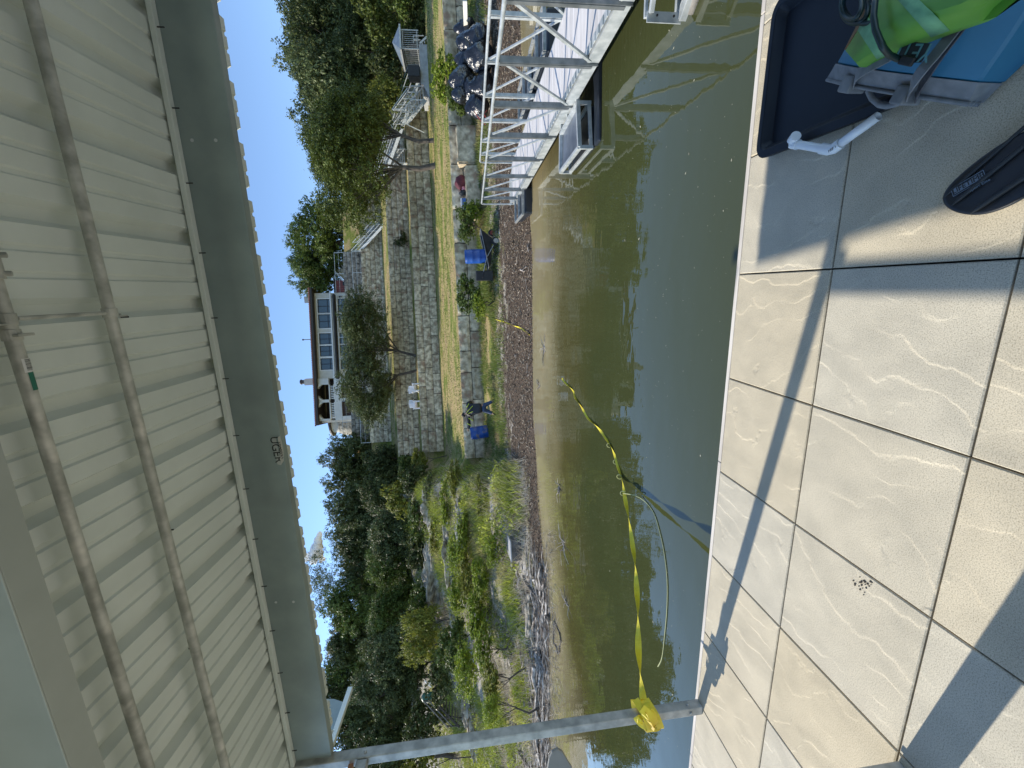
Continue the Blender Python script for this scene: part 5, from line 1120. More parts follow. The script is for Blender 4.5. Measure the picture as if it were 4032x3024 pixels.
def build_person():
    g = Vector(hit(1069, 884)); dd = ad(g[0], g[1])[1]; k = px(dd); P = lambda xd, yd, o=0: Vector(dep(xd, yd, dd + o))
    T = thing('person', 'person bending over the dirty barrel in black jacket with yellow reflective stripes and blue jeans', 'person', tuple(g))
    def skin(name, chains, m, sub=2):
        vs = []; es = []; rad = []
        for ch in chains:
            prev = None
            for node in ch:
                if isinstance(node, int): prev = node; continue
                p, r = node; vs.append(p); rad.append(r if hasattr(r, '__len__') else (r, r)); i = len(vs) - 1
                if prev is not None: es.append((prev, i))
                prev = i
        me = bpy.data.meshes.new(name); off = OFF[T.name]; me.from_pydata([tuple(Vector(v) - off) for v in vs], es, []); me.materials.append(m)
        o = bpy.data.objects.new(name, me); COL.objects.link(o); o.parent = T; OFF[o.name] = off
        md = o.modifiers.new('skin', 'SKIN'); md.use_smooth_shade = True
        for v, r in zip(me.skin_vertices[0].data, rad): v.radius = r
        me.skin_vertices[0].data[0].use_root = True
        ss = o.modifiers.new('sub', 'SUBSURF'); ss.levels = sub; ss.render_levels = sub; return o
    pel, w_, ch_, nk, hd = P(1040, 880, .0), P(1034, 880, .04), P(1016, 886, .22), P(1006, 893, .33), P(1003, 896, .42)
    sk = mat('skin', (.36, .20, .14), .55); jk = mat('black_jacket', (.010, .011, .014), .6, 0, (.022, .023, .028), 9, bump=.004, bs=14); jn = mat('blue_jeans', (.025, .045, .10), .8, 0, (.06, .09, .16), 9, bump=.002, bs=40); hv = mat('reflective_yellow', (.62, .75, .06), .4)
    kR, aR, fR = P(1052, 873, .04), P(1066, 866, -.05), P(1069, 864, -.16); kL, aL, fL = P(1052, 888, .12), P(1066, 894, .02), P(1069, 897, -.08)
    sR, eR, hR = P(1010, 872, .24), P(1018, 868, .50), P(1013, 886, .72); sL, eL, hL = P(1010, 901, .24), P(1014, 918, .28), P(1010, 930, .36)
    # continuous body: 0 pelvis
    skin('body', [[(pel, (.13, .10)), (w_, (.13, .10)), (ch_, (.16, .11)), (nk, .055), (P(1004.5, 894.5, .38), .06), (hd, (.082, .095)), (P(1001, 898, .46), .07)],
                  [0, (kR, .072), (aR, .045), (fR, (.045, .03))], [0, (kL, .072), (aL, .045), (fL, (.045, .03))],
                  [2, (sR, .06), (eR, .045), (hR, .032)], [2, (sL, .06), (eL, .045), (hL, .032)]], sk)
    skin('jacket', [[(P(1043, 881, -.03), (.27, .18)), (P(1033, 882, .02), (.26, .19)), (P(1020, 885, .14), (.27, .20)), (P(1012, 889, .25), (.21, .15)), (P(1007, 892, .31), .085)],
                    [2, (sR, .115), (eR, .09), (P(1014, 884, .68), .06)], [2, (sL, .115), (eL, .09), (P(1010.5, 927, .34), .062)]], jk)
    skin('trousers', [[(P(1039, 880, 0), (.15, .12)), (P(1044, 880, 0), (.15, .12))], [1, (P(1046, 875, .02), .135), (kR, .105), (P(1064, 867, -.03), .08)], [1, (P(1046, 886, .05), .135), (kL, .105), (P(1064, 893, .03), .08)]], jn)
    for a, f_ in ((aR, fR), (aL, fL)): skin('boot', [[(a + Vector((0, 0, .03)), .058), (a - Vector((0, 0, .03)), .058), (f_, (.052, .04))]], M['black_matt'])
    h = MB().ico(P(1001.5, 896.5, .43), .112, 3, (1, 1.05, .95), .08, 3, 3); h.build('hair', mat('dark_hair', (.02, .014, .01), .7, bump=.004, bs=60), T, smooth=True)
    f = MB(); c = P(1003.5, 898, .52); f.ico(c, .022, 2); f.build('nose', sk, T, smooth=True)
    for s_ in (-.035, .035): q = MB().ico(P(1002.2, 898, .50) + Vector((s_, .02, 0)), .011, 1); q.build('eye', M['black_matt'], T)
    for c in (P(1003, 892.3, .43), P(1003, 900.8, .43)): MB().ico(c, .028, 2, (.4, 1, 1.2)).build('ear', sk, T, smooth=True)
    for hp, dr in ((hR, Vector((-.4, .6, -.6))), (hL, Vector((-.5, .3, -.7)))):       # five bent fingers each
        dr.normalize(); sd = dr.cross(Vector((0, 0, 1))).normalized()
        for q, (o_, L) in enumerate(((-.030, .062), (-.010, .075), (.010, .078), (.030, .068))):
            b = hp + sd * o_; skin('finger', [[(b, .010), (b + dr * L * .6, .009), (b + dr * L * .8 + Vector((0, 0, -.03)), .008)]], sk, 1)
        skin('thumb', [[(hp + sd * .03 - dr * .02, .012), (hp + sd * .06 + dr * .02, .010)]], sk, 1)
    # reflective stripes: wrapped bands on the jacket back
    def stripe(a, b, mid_o=-.05):
        A = [P(*a[:2], a[2] - .10), P(*b[:2], b[2] - .10)]; m_ = (A[0] + A[1]) / 2 + Vector((SZ, -CZ, 0)) * .03; n = 6; s_ = MB(); pts = [(A[0].lerp(m_, t / 3) if t < 3 else m_.lerp(A[1], (t - 3) / 3)) for t in range(7)]
        for p, q in zip(pts[:-1], pts[1:]): s_.bar(p, q, .012, .052, (SZ * .8, -CZ * .8, .6))
        s_.build('stripe', hv, T)
    stripe((1021, 877, .0), (1008, 891, .20)); stripe((1021, 889, .0), (1008, 895, .22)); stripe((1013, 872, .10), (1008, 880, .17)); stripe((1012, 903, .16), (1022, 909, .16)); stripe((1009, 915, .18), (1018, 919, .20))
build_person()
def other_barrel():
    g = Vector(hit(1056, 930)); dd = ad(g[0], g[1])[1]; k = px(dd); c = Vector(dep(1055, 931, dd + .1))
    barrel('mud smeared blue barrel on the grassy bank beside the bending person', c, 13.6 * k, 38 * k, (-.09, 0, 1))
other_barrel()
def build_trash():
    bagm = mat('black_trash_bag', (.010, .011, .013), .20, 0, (.02, .021, .025), 3, bump=.05, bs=7, spec=.7)
    for i, (xd, yd, r, lb) in enumerate(((1008, 62, .42, 'black trash bag nearest the right border, tied with orange cord'), (1018, 95, .50, 'black trash bag upright in the second place from the right'), (1035, 80, .46, 'black trash bag low in the pile behind the gangway rail, toward the right'),
            (1015, 130, .52, 'black trash bag on top of the middle of the pile'), (1042, 125, .50, 'black trash bag low in the middle of the pile'), (1000, 175, .50, 'big shiny black trash bag topmost on the left half of the pile'),
            (1020, 195, .52, 'shiny black trash bag bulging at the centre left of the pile'), (1044, 185, .46, 'black trash bag low at the left half of the pile, behind the rails'), (1035, 232, .44, 'black trash bag at the left end of the pile with a red cord'), (995, 205, .34, 'small black trash bag at the upper left of the pile'))):
        g = hit(min(xd + 22, 1062), yd); dd = ad(g[0], g[1])[1]; dd = min(dd, 17.2) - (.5 if xd > 1030 else 0); c = Vector(dep(xd + 2, yd, dd)); b = MB()
        bm = bmesh.new(); bmesh.ops.create_icosphere(bm, subdivisions=4, radius=1); vs = []
        for v in bm.verts:
            p = v.co.copy(); n1 = noise.fractal(p * 1.2 + Vector((i * 5, 0, 0)), 1, 2, 3) * .20; cr = abs(noise.noise(Vector((p.x * 5 + i, p.y * 5, p.z * 1.6)))) * .14 + abs(noise.noise(p * 11 + Vector((i, 0, 0)))) * .05
            q = p * (1 + n1 - cr); z = q.z * 1.1 if q.z > 0 else q.z * .85
            if p.z > .82: z += (p.z - .82) * 1.6
            vs.append((c.x + q.x * r, c.y + q.y * r, c.z + z * r))
        b.add(vs, [tuple(v.index for v in f.verts) for f in bm.faces]); bm.free()
        tag(b.build('trash_bag', bagm, None, smooth=True), lb, 'trash bag', 'pile of black trash bags')
    red = mat('red_cord', (.45, .05, .04), .6); R = random.Random(2); t = MB(); P0 = [Vector(dep(1025, 240, 15.8)), Vector(dep(1032, 252, 15.6)), Vector(dep(1040, 262, 15.5)), Vector(dep(1048, 270, 15.4)), Vector(dep(1050, 255, 15.4)), Vector(dep(1045, 246, 15.4)), Vector(dep(1052, 238, 15.4))]
    t.tube(P0, .014, 6); tag(t.build('red_cord', red, None), 'red cord tangled at the left end of the trash bag pile', 'cord')
    p, q = dep(1004, 0, 15.6), dep(1006, 58, 17); t = MB().bar(p, q, .09, .16); tag(t.build('white_plank', mat('white_board', (.7, .68, .6), .7), None), 'pale board lying above the trash bags at the right border', 'board')
    # small things on the block
    for nm, cat, lb, (xd, yd), sz, m in (('backpack', 'bag', 'dark red backpack slumped on the long limestone block', (997, 395), (.34, .25, .30), mat('maroon_cloth', (.10, .02, .03), .8)), ('pink_cloth', 'cloth', 'pink cloth beside the backpack on the limestone block', (1001, 409), (.14, .12, .12), mat('pink_cloth', (.6, .25, .3), .8)),
            ('black_pouch', 'bag', 'small black and white pouch in the middle of the limestone block', (1001, 417), (.16, .15, .18), M['black_matt'])):
        d_ = 19.6; c = Vector(dep(xd, yd, d_)); b = MB().ico(c, 1, 3, sz, .35, len(nm), 2.0); tag(b.build(nm, m, None, smooth=True), lb, cat)
    c = Vector(dep(1002, 441, 19.5)); T = thing('small_cooler', 'small blue and white cooler at the left end of the limestone block', 'cooler', tuple(c)); MB().box(c - Vector((.24, .15, .12)), c + Vector((.24, .15, .07))).build('body', mat('cooler_blue', (.04, .14, .42), .5), T, bevel=.03); MB().box(c + Vector((-.25, -.16, .071)), c + Vector((.25, .16, .14))).build('lid', mat('cooler_white', (.7, .72, .75), .5), T, bevel=.02)
    # black crate behind the wheelbarrow, grey box on the shore
    c = Vector(dep(1046, 596, 17.4)); u = Vector((CZ, SZ, 0)); b = MB(); b.bar(c - Vector((0, 0, .35)), c + Vector((0, 0, .35)), .75, .4); tag(b.build('black_crate', M['black_matt'], None, bevel=.02), 'black plastic crate leaning on the lowest wall left of the wheelbarrow', 'crate')
    a = Vector(hit(1120, 1168)); z0 = a.z; h = .34
    top = [Vector(onz(x, y, z0 + h)) for x, y in ((1101.5, 1169), (1104, 1213), (1090, 1176), (1087, 1136))]
    T = thing('float_box', 'grey topped box with dark sides stranded on the left shore', 'box', tuple(a))
    MB().prism([p - Vector((0, 0, .05)) for p in top], (0, 0, -h - .25)).build('body', mat('dark_box_side', (.07, .065, .06), .85, 0, (.16, .15, .14), 3), T, bevel=.02)
    c0 = sum(top, Vector()) / 4; MB().prism([c0.lerp(p, 1.03) - Vector((0, 0, .049)) for p in top], (0, 0, .05)).build('lid', M['concrete'], T, bevel=.012)
build_trash()
def build_chairs():
    m = mat('white_plastic', (.75, .76, .78), .45)
    for i, (xd, yd, lb, rz) in enumerate((((908), 838, 'white slatted garden chair nearer the curved tree trunk', .25), (909, 873, 'white slatted garden chair farther left of the curved tree trunk', -.1))):
        g = Vector(dep(xd, yd, 36.9)); g.z = float(hterr(g.x, g.y)); T = thing('garden_chair', lb, 'garden chair', tuple(g), 'two white garden chairs on the narrow terrace')
        Rm = Matrix.Rotation(RZ + rz, 4, 'Z'); q = lambda x, y, z: g + (Rm @ Vector((x, y, z)))
        # faces the lake (-y local); seat slants back, fan back behind
        for k in range(6):
            x = -.25 + k * .10; MB().bar(q(x, .20, .30), q(x * 1.25, .52, 1.08 - abs(k - 2.5) * .03), .088, .025, (0, -1, .3)).build('back_slat', m, T)
        for k in range(5): y = -.38 + k * .12; MB().bar(q(-.28, y, .42 - (y + .38) * .22), q(.28, y, .42 - (y + .38) * .22), .10, .025).build('seat_slat', m, T)
        for s in (-.36, .36):
            MB().bar(q(s, -.42, .60), q(s, .30, .60), .13, .03).build('armrest', m, T); MB().bar(q(s * .85, -.36, 0), q(s * .85, -.36, .585), .05, .10).build('leg', m, T); MB().bar(q(s * .85, -.33, .34), q(s * .85, .50, .02), .03, .10).build('leg', m, T)
build_chairs()
# ================================================================== STRAP AND ROPE
def build_strap():
    ym = mat('yellow_strap', (.72, .58, .02), .55, 0, (.80, .68, .05), 12, c3=(.55, .33, .01), n3=1.6, bump=.0006, bs=90)
    post = Vector((-3.06, -.04, .44)); sh = Vector(hit(1147, 724)); pd = Vector((sh.x - post.x, sh.y - post.y, 0)); n = Vector((pd.y, -pd.x, 0)).normalized()
    def on(xd, yd):
        r = Vector(ray(xd, yd)); t = (post - Vector(CAM)).dot(n) / r.dot(n); p = Vector(CAM) + r * t
        if p.z < WZ + .008: p = Vector(onz(xd, yd, WZ + .008))
        return p
    pts = [on(*p) for p in ((1393, 1528), (1385, 1480), (1380, 1420), (1378, 1360), (1377, 1300), (1374, 1250), (1370, 1205), (1364, 1160), (1356, 1110), (1349, 1070), (1343, 1035), (1334, 1003), (1322, 970), (1308, 945), (1292, 925), (1272, 905), (1256, 880), (1243, 860), (1238, 845), (1226, 832), (1214, 818))]
    T = thing('tow_strap', 'long yellow webbing strap tied round the corner post and stretched over the water', 'strap', tuple(post))
    # dense resample
    def dense(P, m_=6):
        out = []
        for i in range(len(P) - 1):
            p0, p1, p2, p3 = P[max(i - 1, 0)], P[i], P[i + 1], P[min(i + 2, len(P) - 1)]
            for k in range(m_):
                t = k / m_; out.append(.5 * ((2 * p1) + (p2 - p0) * t + (2 * p0 - 5 * p1 + 4 * p2 - p3) * t * t + (3 * p1 - p0 - 3 * p2 + p3) * t ** 3))
        return out + [P[-1]]
    def ribbon(P, w0, w1, tw, name, par, ph=0.0, mat_=None, twf=None):
        D = dense(P); vs = []; N = len(D); acc = 0
        for i, p in enumerate(D):
            t = (D[min(i + 1, N - 1)] - D[max(i - 1, 0)]).normalized(); s1 = t.cross(Vector((0, 0, 1))).normalized(); s2 = s1.cross(t)
            a = ph + (twf(i / (N - 1)) if twf else tw * i / (N - 1)); w_ = w0 + (w1 - w0) * i / (N - 1); d_ = s1 * math.cos(a) + s2 * math.sin(a); nn = d_.cross(t) * .0012
            vs += [p - d_ * w_ / 2 - nn, p + d_ * w_ / 2 - nn, p + d_ * w_ / 2 + nn, p - d_ * w_ / 2 + nn]
        fs = []
        for i in range(N - 1):
            for k in range(4): fs.append((i * 4 + k, i * 4 + (k + 1) % 4, i * 4 + 4 + (k + 1) % 4, i * 4 + 4 + k))
        return MB().add(vs, fs).build(name, mat_ or ym, par, fix=False)
    ribbon(pts, .052, .045, 30, 'webbing', T, 1.2)
    on_shore = [Vector(hit(x, y)) + Vector((0, 0, .03)) for x, y in ((1146, 724), (1138, 716), (1125, 708), (1112, 704), (1095, 697), (1078, 692), (1060, 686), (1040, 680))]
    ribbon(on_shore, .05, .05, 9, 'webbing', T, .3)
    MB().tube([Vector(hit(1040, 680)), Vector(hit(1040, 680)) + Vector((0, 0, .55))], .018, 6).build('stake', M['galv'], T)
    # knot: loops wrapped round the post, bight hanging left
    c = post; x0, x1, y0, y1 = -3.118, -3.008, -.092, .014
    for k, (dz, o) in enumerate(((0, 0), (-.045, .008), (.03, .014))):
        loop = [Vector((x1 + o, y1 + o, c.z + dz)), Vector((x1 + o, y0 - o, c.z + dz - .02)), Vector((x0 - o, y0 - o, c.z + dz - .06)), Vector((x0 - o, y1 + o, c.z + dz - .02)), Vector((x1 + o, y1 + o, c.z + dz + .01))]
        ribbon(loop, .05, .05, .5, 'knot_wrap', T, 1.3)
    J = lambda xd, yd, y=-.12: Vector(ony(xd, yd, y))
    ribbon([pts[0], J(1394, 1518, -.02), J(1400, 1532, -.10), J(1412, 1548), J(1413, 1560), J(1405, 1562), J(1396, 1552), J(1390, 1536)], .05, .06, 1.5, 'knot_wrap', T, 1.2)
    ribbon([J(1386, 1530), J(1398, 1540, -.13), J(1410, 1552, -.135), J(1416, 1566, -.13), J(1407, 1568, -.125), J(1398, 1556, -.125)], .055, .055, 1.0, 'knot_wrap', T, 1.5)
    ribbon([J(1404, 1560, -.10), J(1418, 1560, -.10), J(1420, 1572, -.10), J(1405, 1573, -.10), J(1390, 1568, -.10), J(1376, 1553, -.09), J(1388, 1556, -.09)], .04, .05, 2.0, 'loose_loop', T, .4)
    rp_ = mat('pale_rope', (.45, .46, .22), .8)
    R_ = [on(1346, 1066), Vector(onz(1362, 1068, -.40)), Vector(onz(1380, 1074, -.47)), Vector(onz(1398, 1088, WZ + .006)), Vector(onz(1413, 1110, WZ + .006)), Vector(onz(1424, 1145, WZ + .006)), Vector(onz(1434, 1190, WZ + .006)), Vector(onz(1441, 1250, WZ + .006)), Vector(onz(1441, 1310, WZ + .006)), Vector(onz(1436, 1370, WZ + .006)), Vector(onz(1430, 1420, WZ + .006)), Vector(onz(1421, 1440, WZ + .006))]
    r_ = MB().tube(dense(R_, 4), .0055, 6).build('thin_rope', rp_, T)
    wr = MB()
    for i in range(11):
        t = .48 + i * .028; j = t * (len(pts) - 1); q = pts[int(j)].lerp(pts[int(j) + 1], j % 1); a = i * .9
    for (x, y) in ((1346, 1066), (1338, 1030), (1330, 998), (1316, 962)):
        q = on(x, y); wr.tube([q + Vector((math.cos(a) * .034, math.sin(a) * .02, math.sin(a) * .03)) for a in np.linspace(0, 6.3, 9)], .0055, 5)
    wr.build('rope_turn', rp_, T)
build_strap()
P_ = [ony(*p, .06) for p in ((1236, 1659), (1230, 1650), (1215, 1625), (1205, 1619), (1193, 1625), (1186, 1640), (1183, 1660), (1183, 1690), (1236, 1690))]
tag(MB().prism(P_, (0, .02, 0)).build('grey_fender', mat('grey_rubber_pad', (.20, .20, .185), .7, 0, (.25, .25, .23), 6), None, bevel=.004), 'grey rounded pad showing at the left border beyond the corner post', 'fender')
# ================================================================== THINGS ON THE DECK
Z5 = lambda x, y: ((2900 + x / 1.8436) / K, (y / 1.8436) / K)       # points measured on an enlarged detail
def G5(x, y, z=0.0): return Vector(onz(*Z5(x, y), z))
def rrect(x0, x1, y0, y1, r, n=5):
    P = []
    for cx, cy, a0 in ((x1 - r, y1 - r, 0), (x0 + r, y1 - r, 90), (x0 + r, y0 + r, 180), (x1 - r, y0 + r, 270)):
        for i in range(n + 1): a = math.radians(a0 + 90 * i / n); P.append((cx + r * math.cos(a), cy + r * math.sin(a)))
    return P
def build_tray():
    T = thing('black_tray', 'large black plastic tray with raised rim at the edge of the deck', 'tray', (.9, -.45, 0)); th = math.radians(-1.5)
    def lvl(x0, x1, y0, y1, r, z): return [(.9 + (x - .9) * math.cos(th) - (y + .45) * math.sin(th), -.45 + (x - .9) * math.sin(th) + (y + .45) * math.cos(th), z) for x, y in rrect(x0, x1, y0, y1, r)]
    x0, x1, y0, y1 = .548, 1.23, -.95, -.122
    L = [lvl(x0 + .012, x1 - .012, y0 + .012, y1 - .012, .06, .004), lvl(x0, x1, y0, y1, .070, .050), lvl(x0 + .003, x1 - .003, y0 + .003, y1 - .003, .068, .055), lvl(x0 + .036, x1 - .036, y0 + .03, y1 - .03, .040, .056), lvl(x0 + .040, x1 - .040, y0 + .034, y1 - .034, .038, .052), lvl(x0 + .066, x1 - .066, y0 + .055, y1 - .055, .02, .012)]
    n = len(L[0]); V = [p for l in L for p in l]; fs = []
    for i in range(len(L) - 1):
        for k in range(n): fs.append((i * n + k, i * n + (k + 1) % n, (i + 1) * n + (k + 1) % n, (i + 1) * n + k))
    fs += [tuple(range(n))[::-1], tuple((len(L) - 1) * n + k for k in range(n))]
    MB().add(V, fs).build('tray_body', mat('tray_plastic', (.0045, .007, .012), .5, 0, (.008, .011, .017), 6, rj=.1, spec=.3), T, smooth=False, bevel=.003)
    s = MB()
    for a, b in ((-.78, -.60), (-.40, -.22)): s.box((x0 + .006, a, .0502), (x0 + .010, b, .053))
    s.build('rim_slot', M['black_matt'], T)
build_tray()
def build_pvc():
    T = thing('pvc_pipe_piece', 'white plastic pipe with two elbows resting on the rim of the black tray', 'pipe', tuple(G5(600, 1060)))
    wp = mat('white_pvc', (.70, .74, .78), .35); r = .0165
    e0, e1, j, en = G5(432, 985, .10), G5(392, 1040, .085), G5(690, 1090, .06), G5(1030, 842, .055)
    MB().tube([e1.lerp(j, .15), e1.lerp(j, .85)], r, 20).build('pipe', wp, T, smooth=True)
    MB().tube([e0 + Vector((0, 0, .0)), e1 + (e0 - e1) * .35, e1 + (j - e1) * .06, e1.lerp(j, .20)], [r * 1.28] * 4, 20).build('elbow', wp, T, smooth=True)
    MB().tube([e1.lerp(j, .78), j + (e1 - j) * .06, j.lerp(en, .06), j.lerp(en, .22)], [r * 1.28] * 4, 20).build('elbow', wp, T, smooth=True)
    p = MB().tube([j.lerp(en, .12), en], r, 20, cap=False); d_ = (en - j).normalized()
    a = p.build('pipe', wp, T, smooth=True, fix=False); sm = a.modifiers.new('wall', 'SOLIDIFY'); sm.thickness = .003
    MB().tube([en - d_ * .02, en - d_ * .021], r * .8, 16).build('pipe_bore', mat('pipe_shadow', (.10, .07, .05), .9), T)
    q = j.lerp(en, .14); text('lettering', 'NSF 1', q + Vector((-.012, .0, r * 1.30)), d_, Vector((-d_.y, d_.x, .2)), .014, M['black_matt'], T)
build_pvc()
def build_paddle():
    out = [(2087, 935), (1900, 1045), (1700, 1190), (1590, 1290), (1520, 1360), (1485, 1420), (1482, 1465), (1510, 1512), (1590, 1553), (1720, 1574), (1850, 1552), (2000, 1492), (2087, 1440)]
    Z_ = .035; P = [G5(*p, Z_) for p in out]; T = thing('kayak_paddle', 'black kayak paddle blade with a pale printed logo lying in the shade', 'paddle', tuple(G5(1700, 1400)))
    tail = (P[0] + P[-1]) / 2; ax = ((P[0] + P[-1]) / 2 - P[6]).normalized()
    sh = tail + ax * .16; ext = [P[-1] + ax * .10 + (sh - P[-1]) * .35, sh + Vector((0, 0, 0)) - (P[0] - P[-1]).normalized() * .02, sh + (P[0] - P[-1]).normalized() * .02, P[0] + ax * .10 + (sh - P[0]) * .35]
    ring = P + ext; c = sum(ring, Vector()) / len(ring); n = len(ring)
    low = [c.lerp(p, .97) - Vector((0, 0, .016)) for p in ring]; top = ring; in1 = [c.lerp(p, .90) + Vector((0, 0, .004)) for p in ring]; in2 = [c.lerp(p, .80) - Vector((0, 0, .002)) for p in ring]
    V = low + top + in1 + in2 + [c + Vector((0, 0, -.001))]; fs = []
    for i in range(3):
        for k in range(n): fs.append((i * n + k, i * n + (k + 1) % n, (i + 1) * n + (k + 1) % n, (i + 1) * n + k))
    for k in range(n): fs.append((3 * n + k, 3 * n + (k + 1) % n, 4 * n))
    fs.append(tuple(range(n))[::-1])
    bl = MB().add(V, fs).build('blade', mat('paddle_plastic', (.012, .013, .015), .38, 0, (.022, .023, .026), 5, rj=.12), T, smooth=True, bevel=0); bl.modifiers.new('sub', 'SUBSURF').levels = 1; bl.modifiers['sub'].render_levels = 2
    for a_, b_, m_ in (((1560, 1495), (2087, 1060), .007), ((1690, 1555), (2087, 1290), .008), ((1500, 1440), (1900, 1090), .005)):
        a, b = G5(*a_, Z_ + .002), G5(*b_, Z_ + .003); b = b + (b - a).normalized() * .12
        MB().tube([a, a.lerp(b, .1) + Vector((0, 0, .002)), b], [.001, m_, m_], 8).build('ridge', M['black_matt'], T, smooth=True)
    MB().tube([sh - ax * .06, sh + ax * 1.2], .0145, 16).build('shaft', M['galv'], T, smooth=True)
    a, b = G5(1565, 1400, Z_ + .0075), G5(1800, 1262, Z_ + .0075); d_ = b - a; up_ = Vector((d_.y, -d_.x, 0)).normalized(); up_ = up_ if (G5(1680, 1300) - G5(1680, 1360)).dot(up_) > 0 else -up_
    ink = mat('faded_silver_print', (.17, .21, .26), .5); hgt = .026
    fr = MB()
    for o in (-1, 1): fr.bar(a + up_ * hgt / 2 * o, b + up_ * hgt / 2 * o, .0016, .0006)
    fr.bar(a - up_ * hgt / 2, a + up_ * hgt / 2, .0016, .0006); fr.bar(b - up_ * hgt / 2, b + up_ * hgt / 2, .0016, .0006)
    l = fr.build('logo_frame', ink, T); MB().prism([a.lerp(b, .05) - up_ * hgt * .34, a.lerp(b, .95) - up_ * hgt * .34, a.lerp(b, .95) + up_ * hgt * .34, a.lerp(b, .05) + up_ * hgt * .34], (0, 0, .0003)).build('logo_plate', ink, T)
    text('lettering', 'LIFETIME', (a + b) / 2 + Vector((0, 0, .0008)), d_, up_, .021, M['black_matt'], l)
    text('lettering', 'Fun Sport Elite', a.lerp(b, .66) - up_ * .024 + Vector((0, 0, .0004)), d_, up_, .012, ink, l)
build_paddle()
def build_bag():
    tq = mat('turquoise_fabric', (.020, .135, .235), .55, 0, (.028, .175, .30), 4, bump=.003, bs=6, coat=.1); gy = mat('grey_webbing', (.155, .165, .175), .75, 0, (.21, .22, .23), 30, bump=.0006, bs=300); bk = M['black_matt']
    T = thing('tote_bag', 'turquoise waterproof tote with grey rim and handles lying on its side on the tray', 'tote bag', tuple(G5(1200, 560)))
    # mouth line M0 (far) -> M1 (near); base line B0 -> B1 toward the right
    zu = .15; M0, M1 = G5(658, 570, zu - .03), G5(1690, 745, .055); E0, E1 = G5(722, 462, zu), G5(1765, 600, .085)      # rim band edges on top
    B1 = G5(2087, 96, .16); B1 = E1 + (B1 - E1) * 1.9; d0 = (B1 - E1); B0 = G5(1010, -30, .16) + (G5(1010, -30, .16) - E0) * .25
    n = 14; V = []; rows = []
    def row(a, b, h0, h1, sag, lo):
        out = []
        for i in range(n + 1):
            t = i / n; p = a.lerp(b, t); p.z += math.sin(t * math.pi) * sag + noise.noise(p * 6) * .008; out.append(p)
        return out
    secs = [row(M0, M1, 0, 0, .05, 0), row(M0.lerp(E0, .5), M1.lerp(E1, .5), 0, 0, .055, 0), row(E0, E1, 0, 0, .06, 0)]
    for k in range(1, 9): secs.append(row(E0.lerp(B0, k / 8), E1.lerp(B1, k / 8), 0, 0, .06 + .05 * k / 8, 0))
    def shell(secs_, lo=.012, name='bag_body', m=tq):
        V = []; fs = []; c = n + 1; R_ = len(secs_)
        for s_ in secs_: V += s_
        for i in range(R_ - 1):
            for j in range(n): fs.append((i * c + j, i * c + j + 1, (i + 1) * c + j + 1, (i + 1) * c + j))
        base = len(V)
        for s_ in secs_:
            for p in s_:
                q = p.copy(); q.z = .06 if p.x > .56 else .008; V.append(q)
        for i in range(R_ - 1):
            fs.append((i * c, base + i * c, base + (i + 1) * c, (i + 1) * c)); fs.append((i * c + n, (i + 1) * c + n, base + (i + 1) * c + n, base + i * c + n))
        for j in range(n):
            fs.append((j, j + 1, base + j + 1, base + j)); fs.append(((R_ - 1) * c + j, base + (R_ - 1) * c + j, base + (R_ - 1) * c + j + 1, (R_ - 1) * c + j + 1))
        return MB().add(V, fs).build(name, m, T, smooth=True)
    b1 = shell(secs[2:], name='bag_body'); b1.modifiers.new('b', 'BEVEL').width = .006
    rimrows = [[p + Vector((0, 0, .003)) for p in s_] for s_ in secs[:3]]; shell(rimrows, name='rim_band', m=gy)
    up = Vector((0, 0, 1)); q = MB()
    for o in (.004, -.012, -.030): q.tube([p + Vector((-.006, -.004, o)) for p in secs[0]], .0065, 8)
    q.build('rim_rod', gy, T, smooth=True)
    # handle straps over the top and wrapped loops at the mouth
    def strap(pts, w_, name='handle_strap', m=gy, th=.004):
        P_ = [G5(*p[:2], p[2]) for p in pts]; D = []
        for i in range(len(P_) - 1):
            for k in range(4):
                t = k / 4; p0, p1, p2, p3 = P_[max(i - 1, 0)], P_[i], P_[i + 1], P_[min(i + 2, len(P_) - 1)]; D.append(.5 * ((2 * p1) + (p2 - p0) * t + (2 * p0 - 5 * p1 + 4 * p2 - p3) * t * t + (3 * p1 - p0 - 3 * p2 + p3) * t ** 3))
        D.append(P_[-1]); vs = []; fs = []
        for i, p in enumerate(D):
            t = (D[min(i + 1, len(D) - 1)] - D[max(i - 1, 0)]); th_ = Vector((t.x, t.y, 0)); s_ = Vector((-th_.y, th_.x, 0)); s_ = s_.normalized() if s_.length > 1e-5 else Vector((.6, -.8, 0)); nn = t.cross(s_).normalized() * th / 2
            vs += [p - s_ * w_ / 2 - nn, p + s_ * w_ / 2 - nn, p + s_ * w_ / 2 + nn, p - s_ * w_ / 2 + nn]
        for i in range(len(D) - 1):
            for k in range(4): fs.append((i * 4 + k, i * 4 + (k + 1) % 4, i * 4 + 4 + (k + 1) % 4, i * 4 + 4 + k))
        fs += [(3, 2, 1, 0), tuple(len(vs) - 4 + k for k in range(4))]
        return MB().add(vs, fs).build(name, m, T, smooth=False, bevel=.0015)
    strap([(1245, 715, .10), (1262, 640, .20), (1330, 530, .235), (1440, 400, .225), (1540, 275, .215), (1640, 150, .20)], .036)
    strap([(1300, 715, .11), (1350, 600, .185), (1450, 440, .20), (1570, 280, .20), (1650, 180, .19)], .030, m=mat('dark_webbing', (.06, .06, .07), .8, 0, (.10, .10, .11), 20))
    strap([(852, 625, .13), (868, 555, .20), (930, 500, .225), (1050, 435, .24), (1150, 380, .25)], .038)
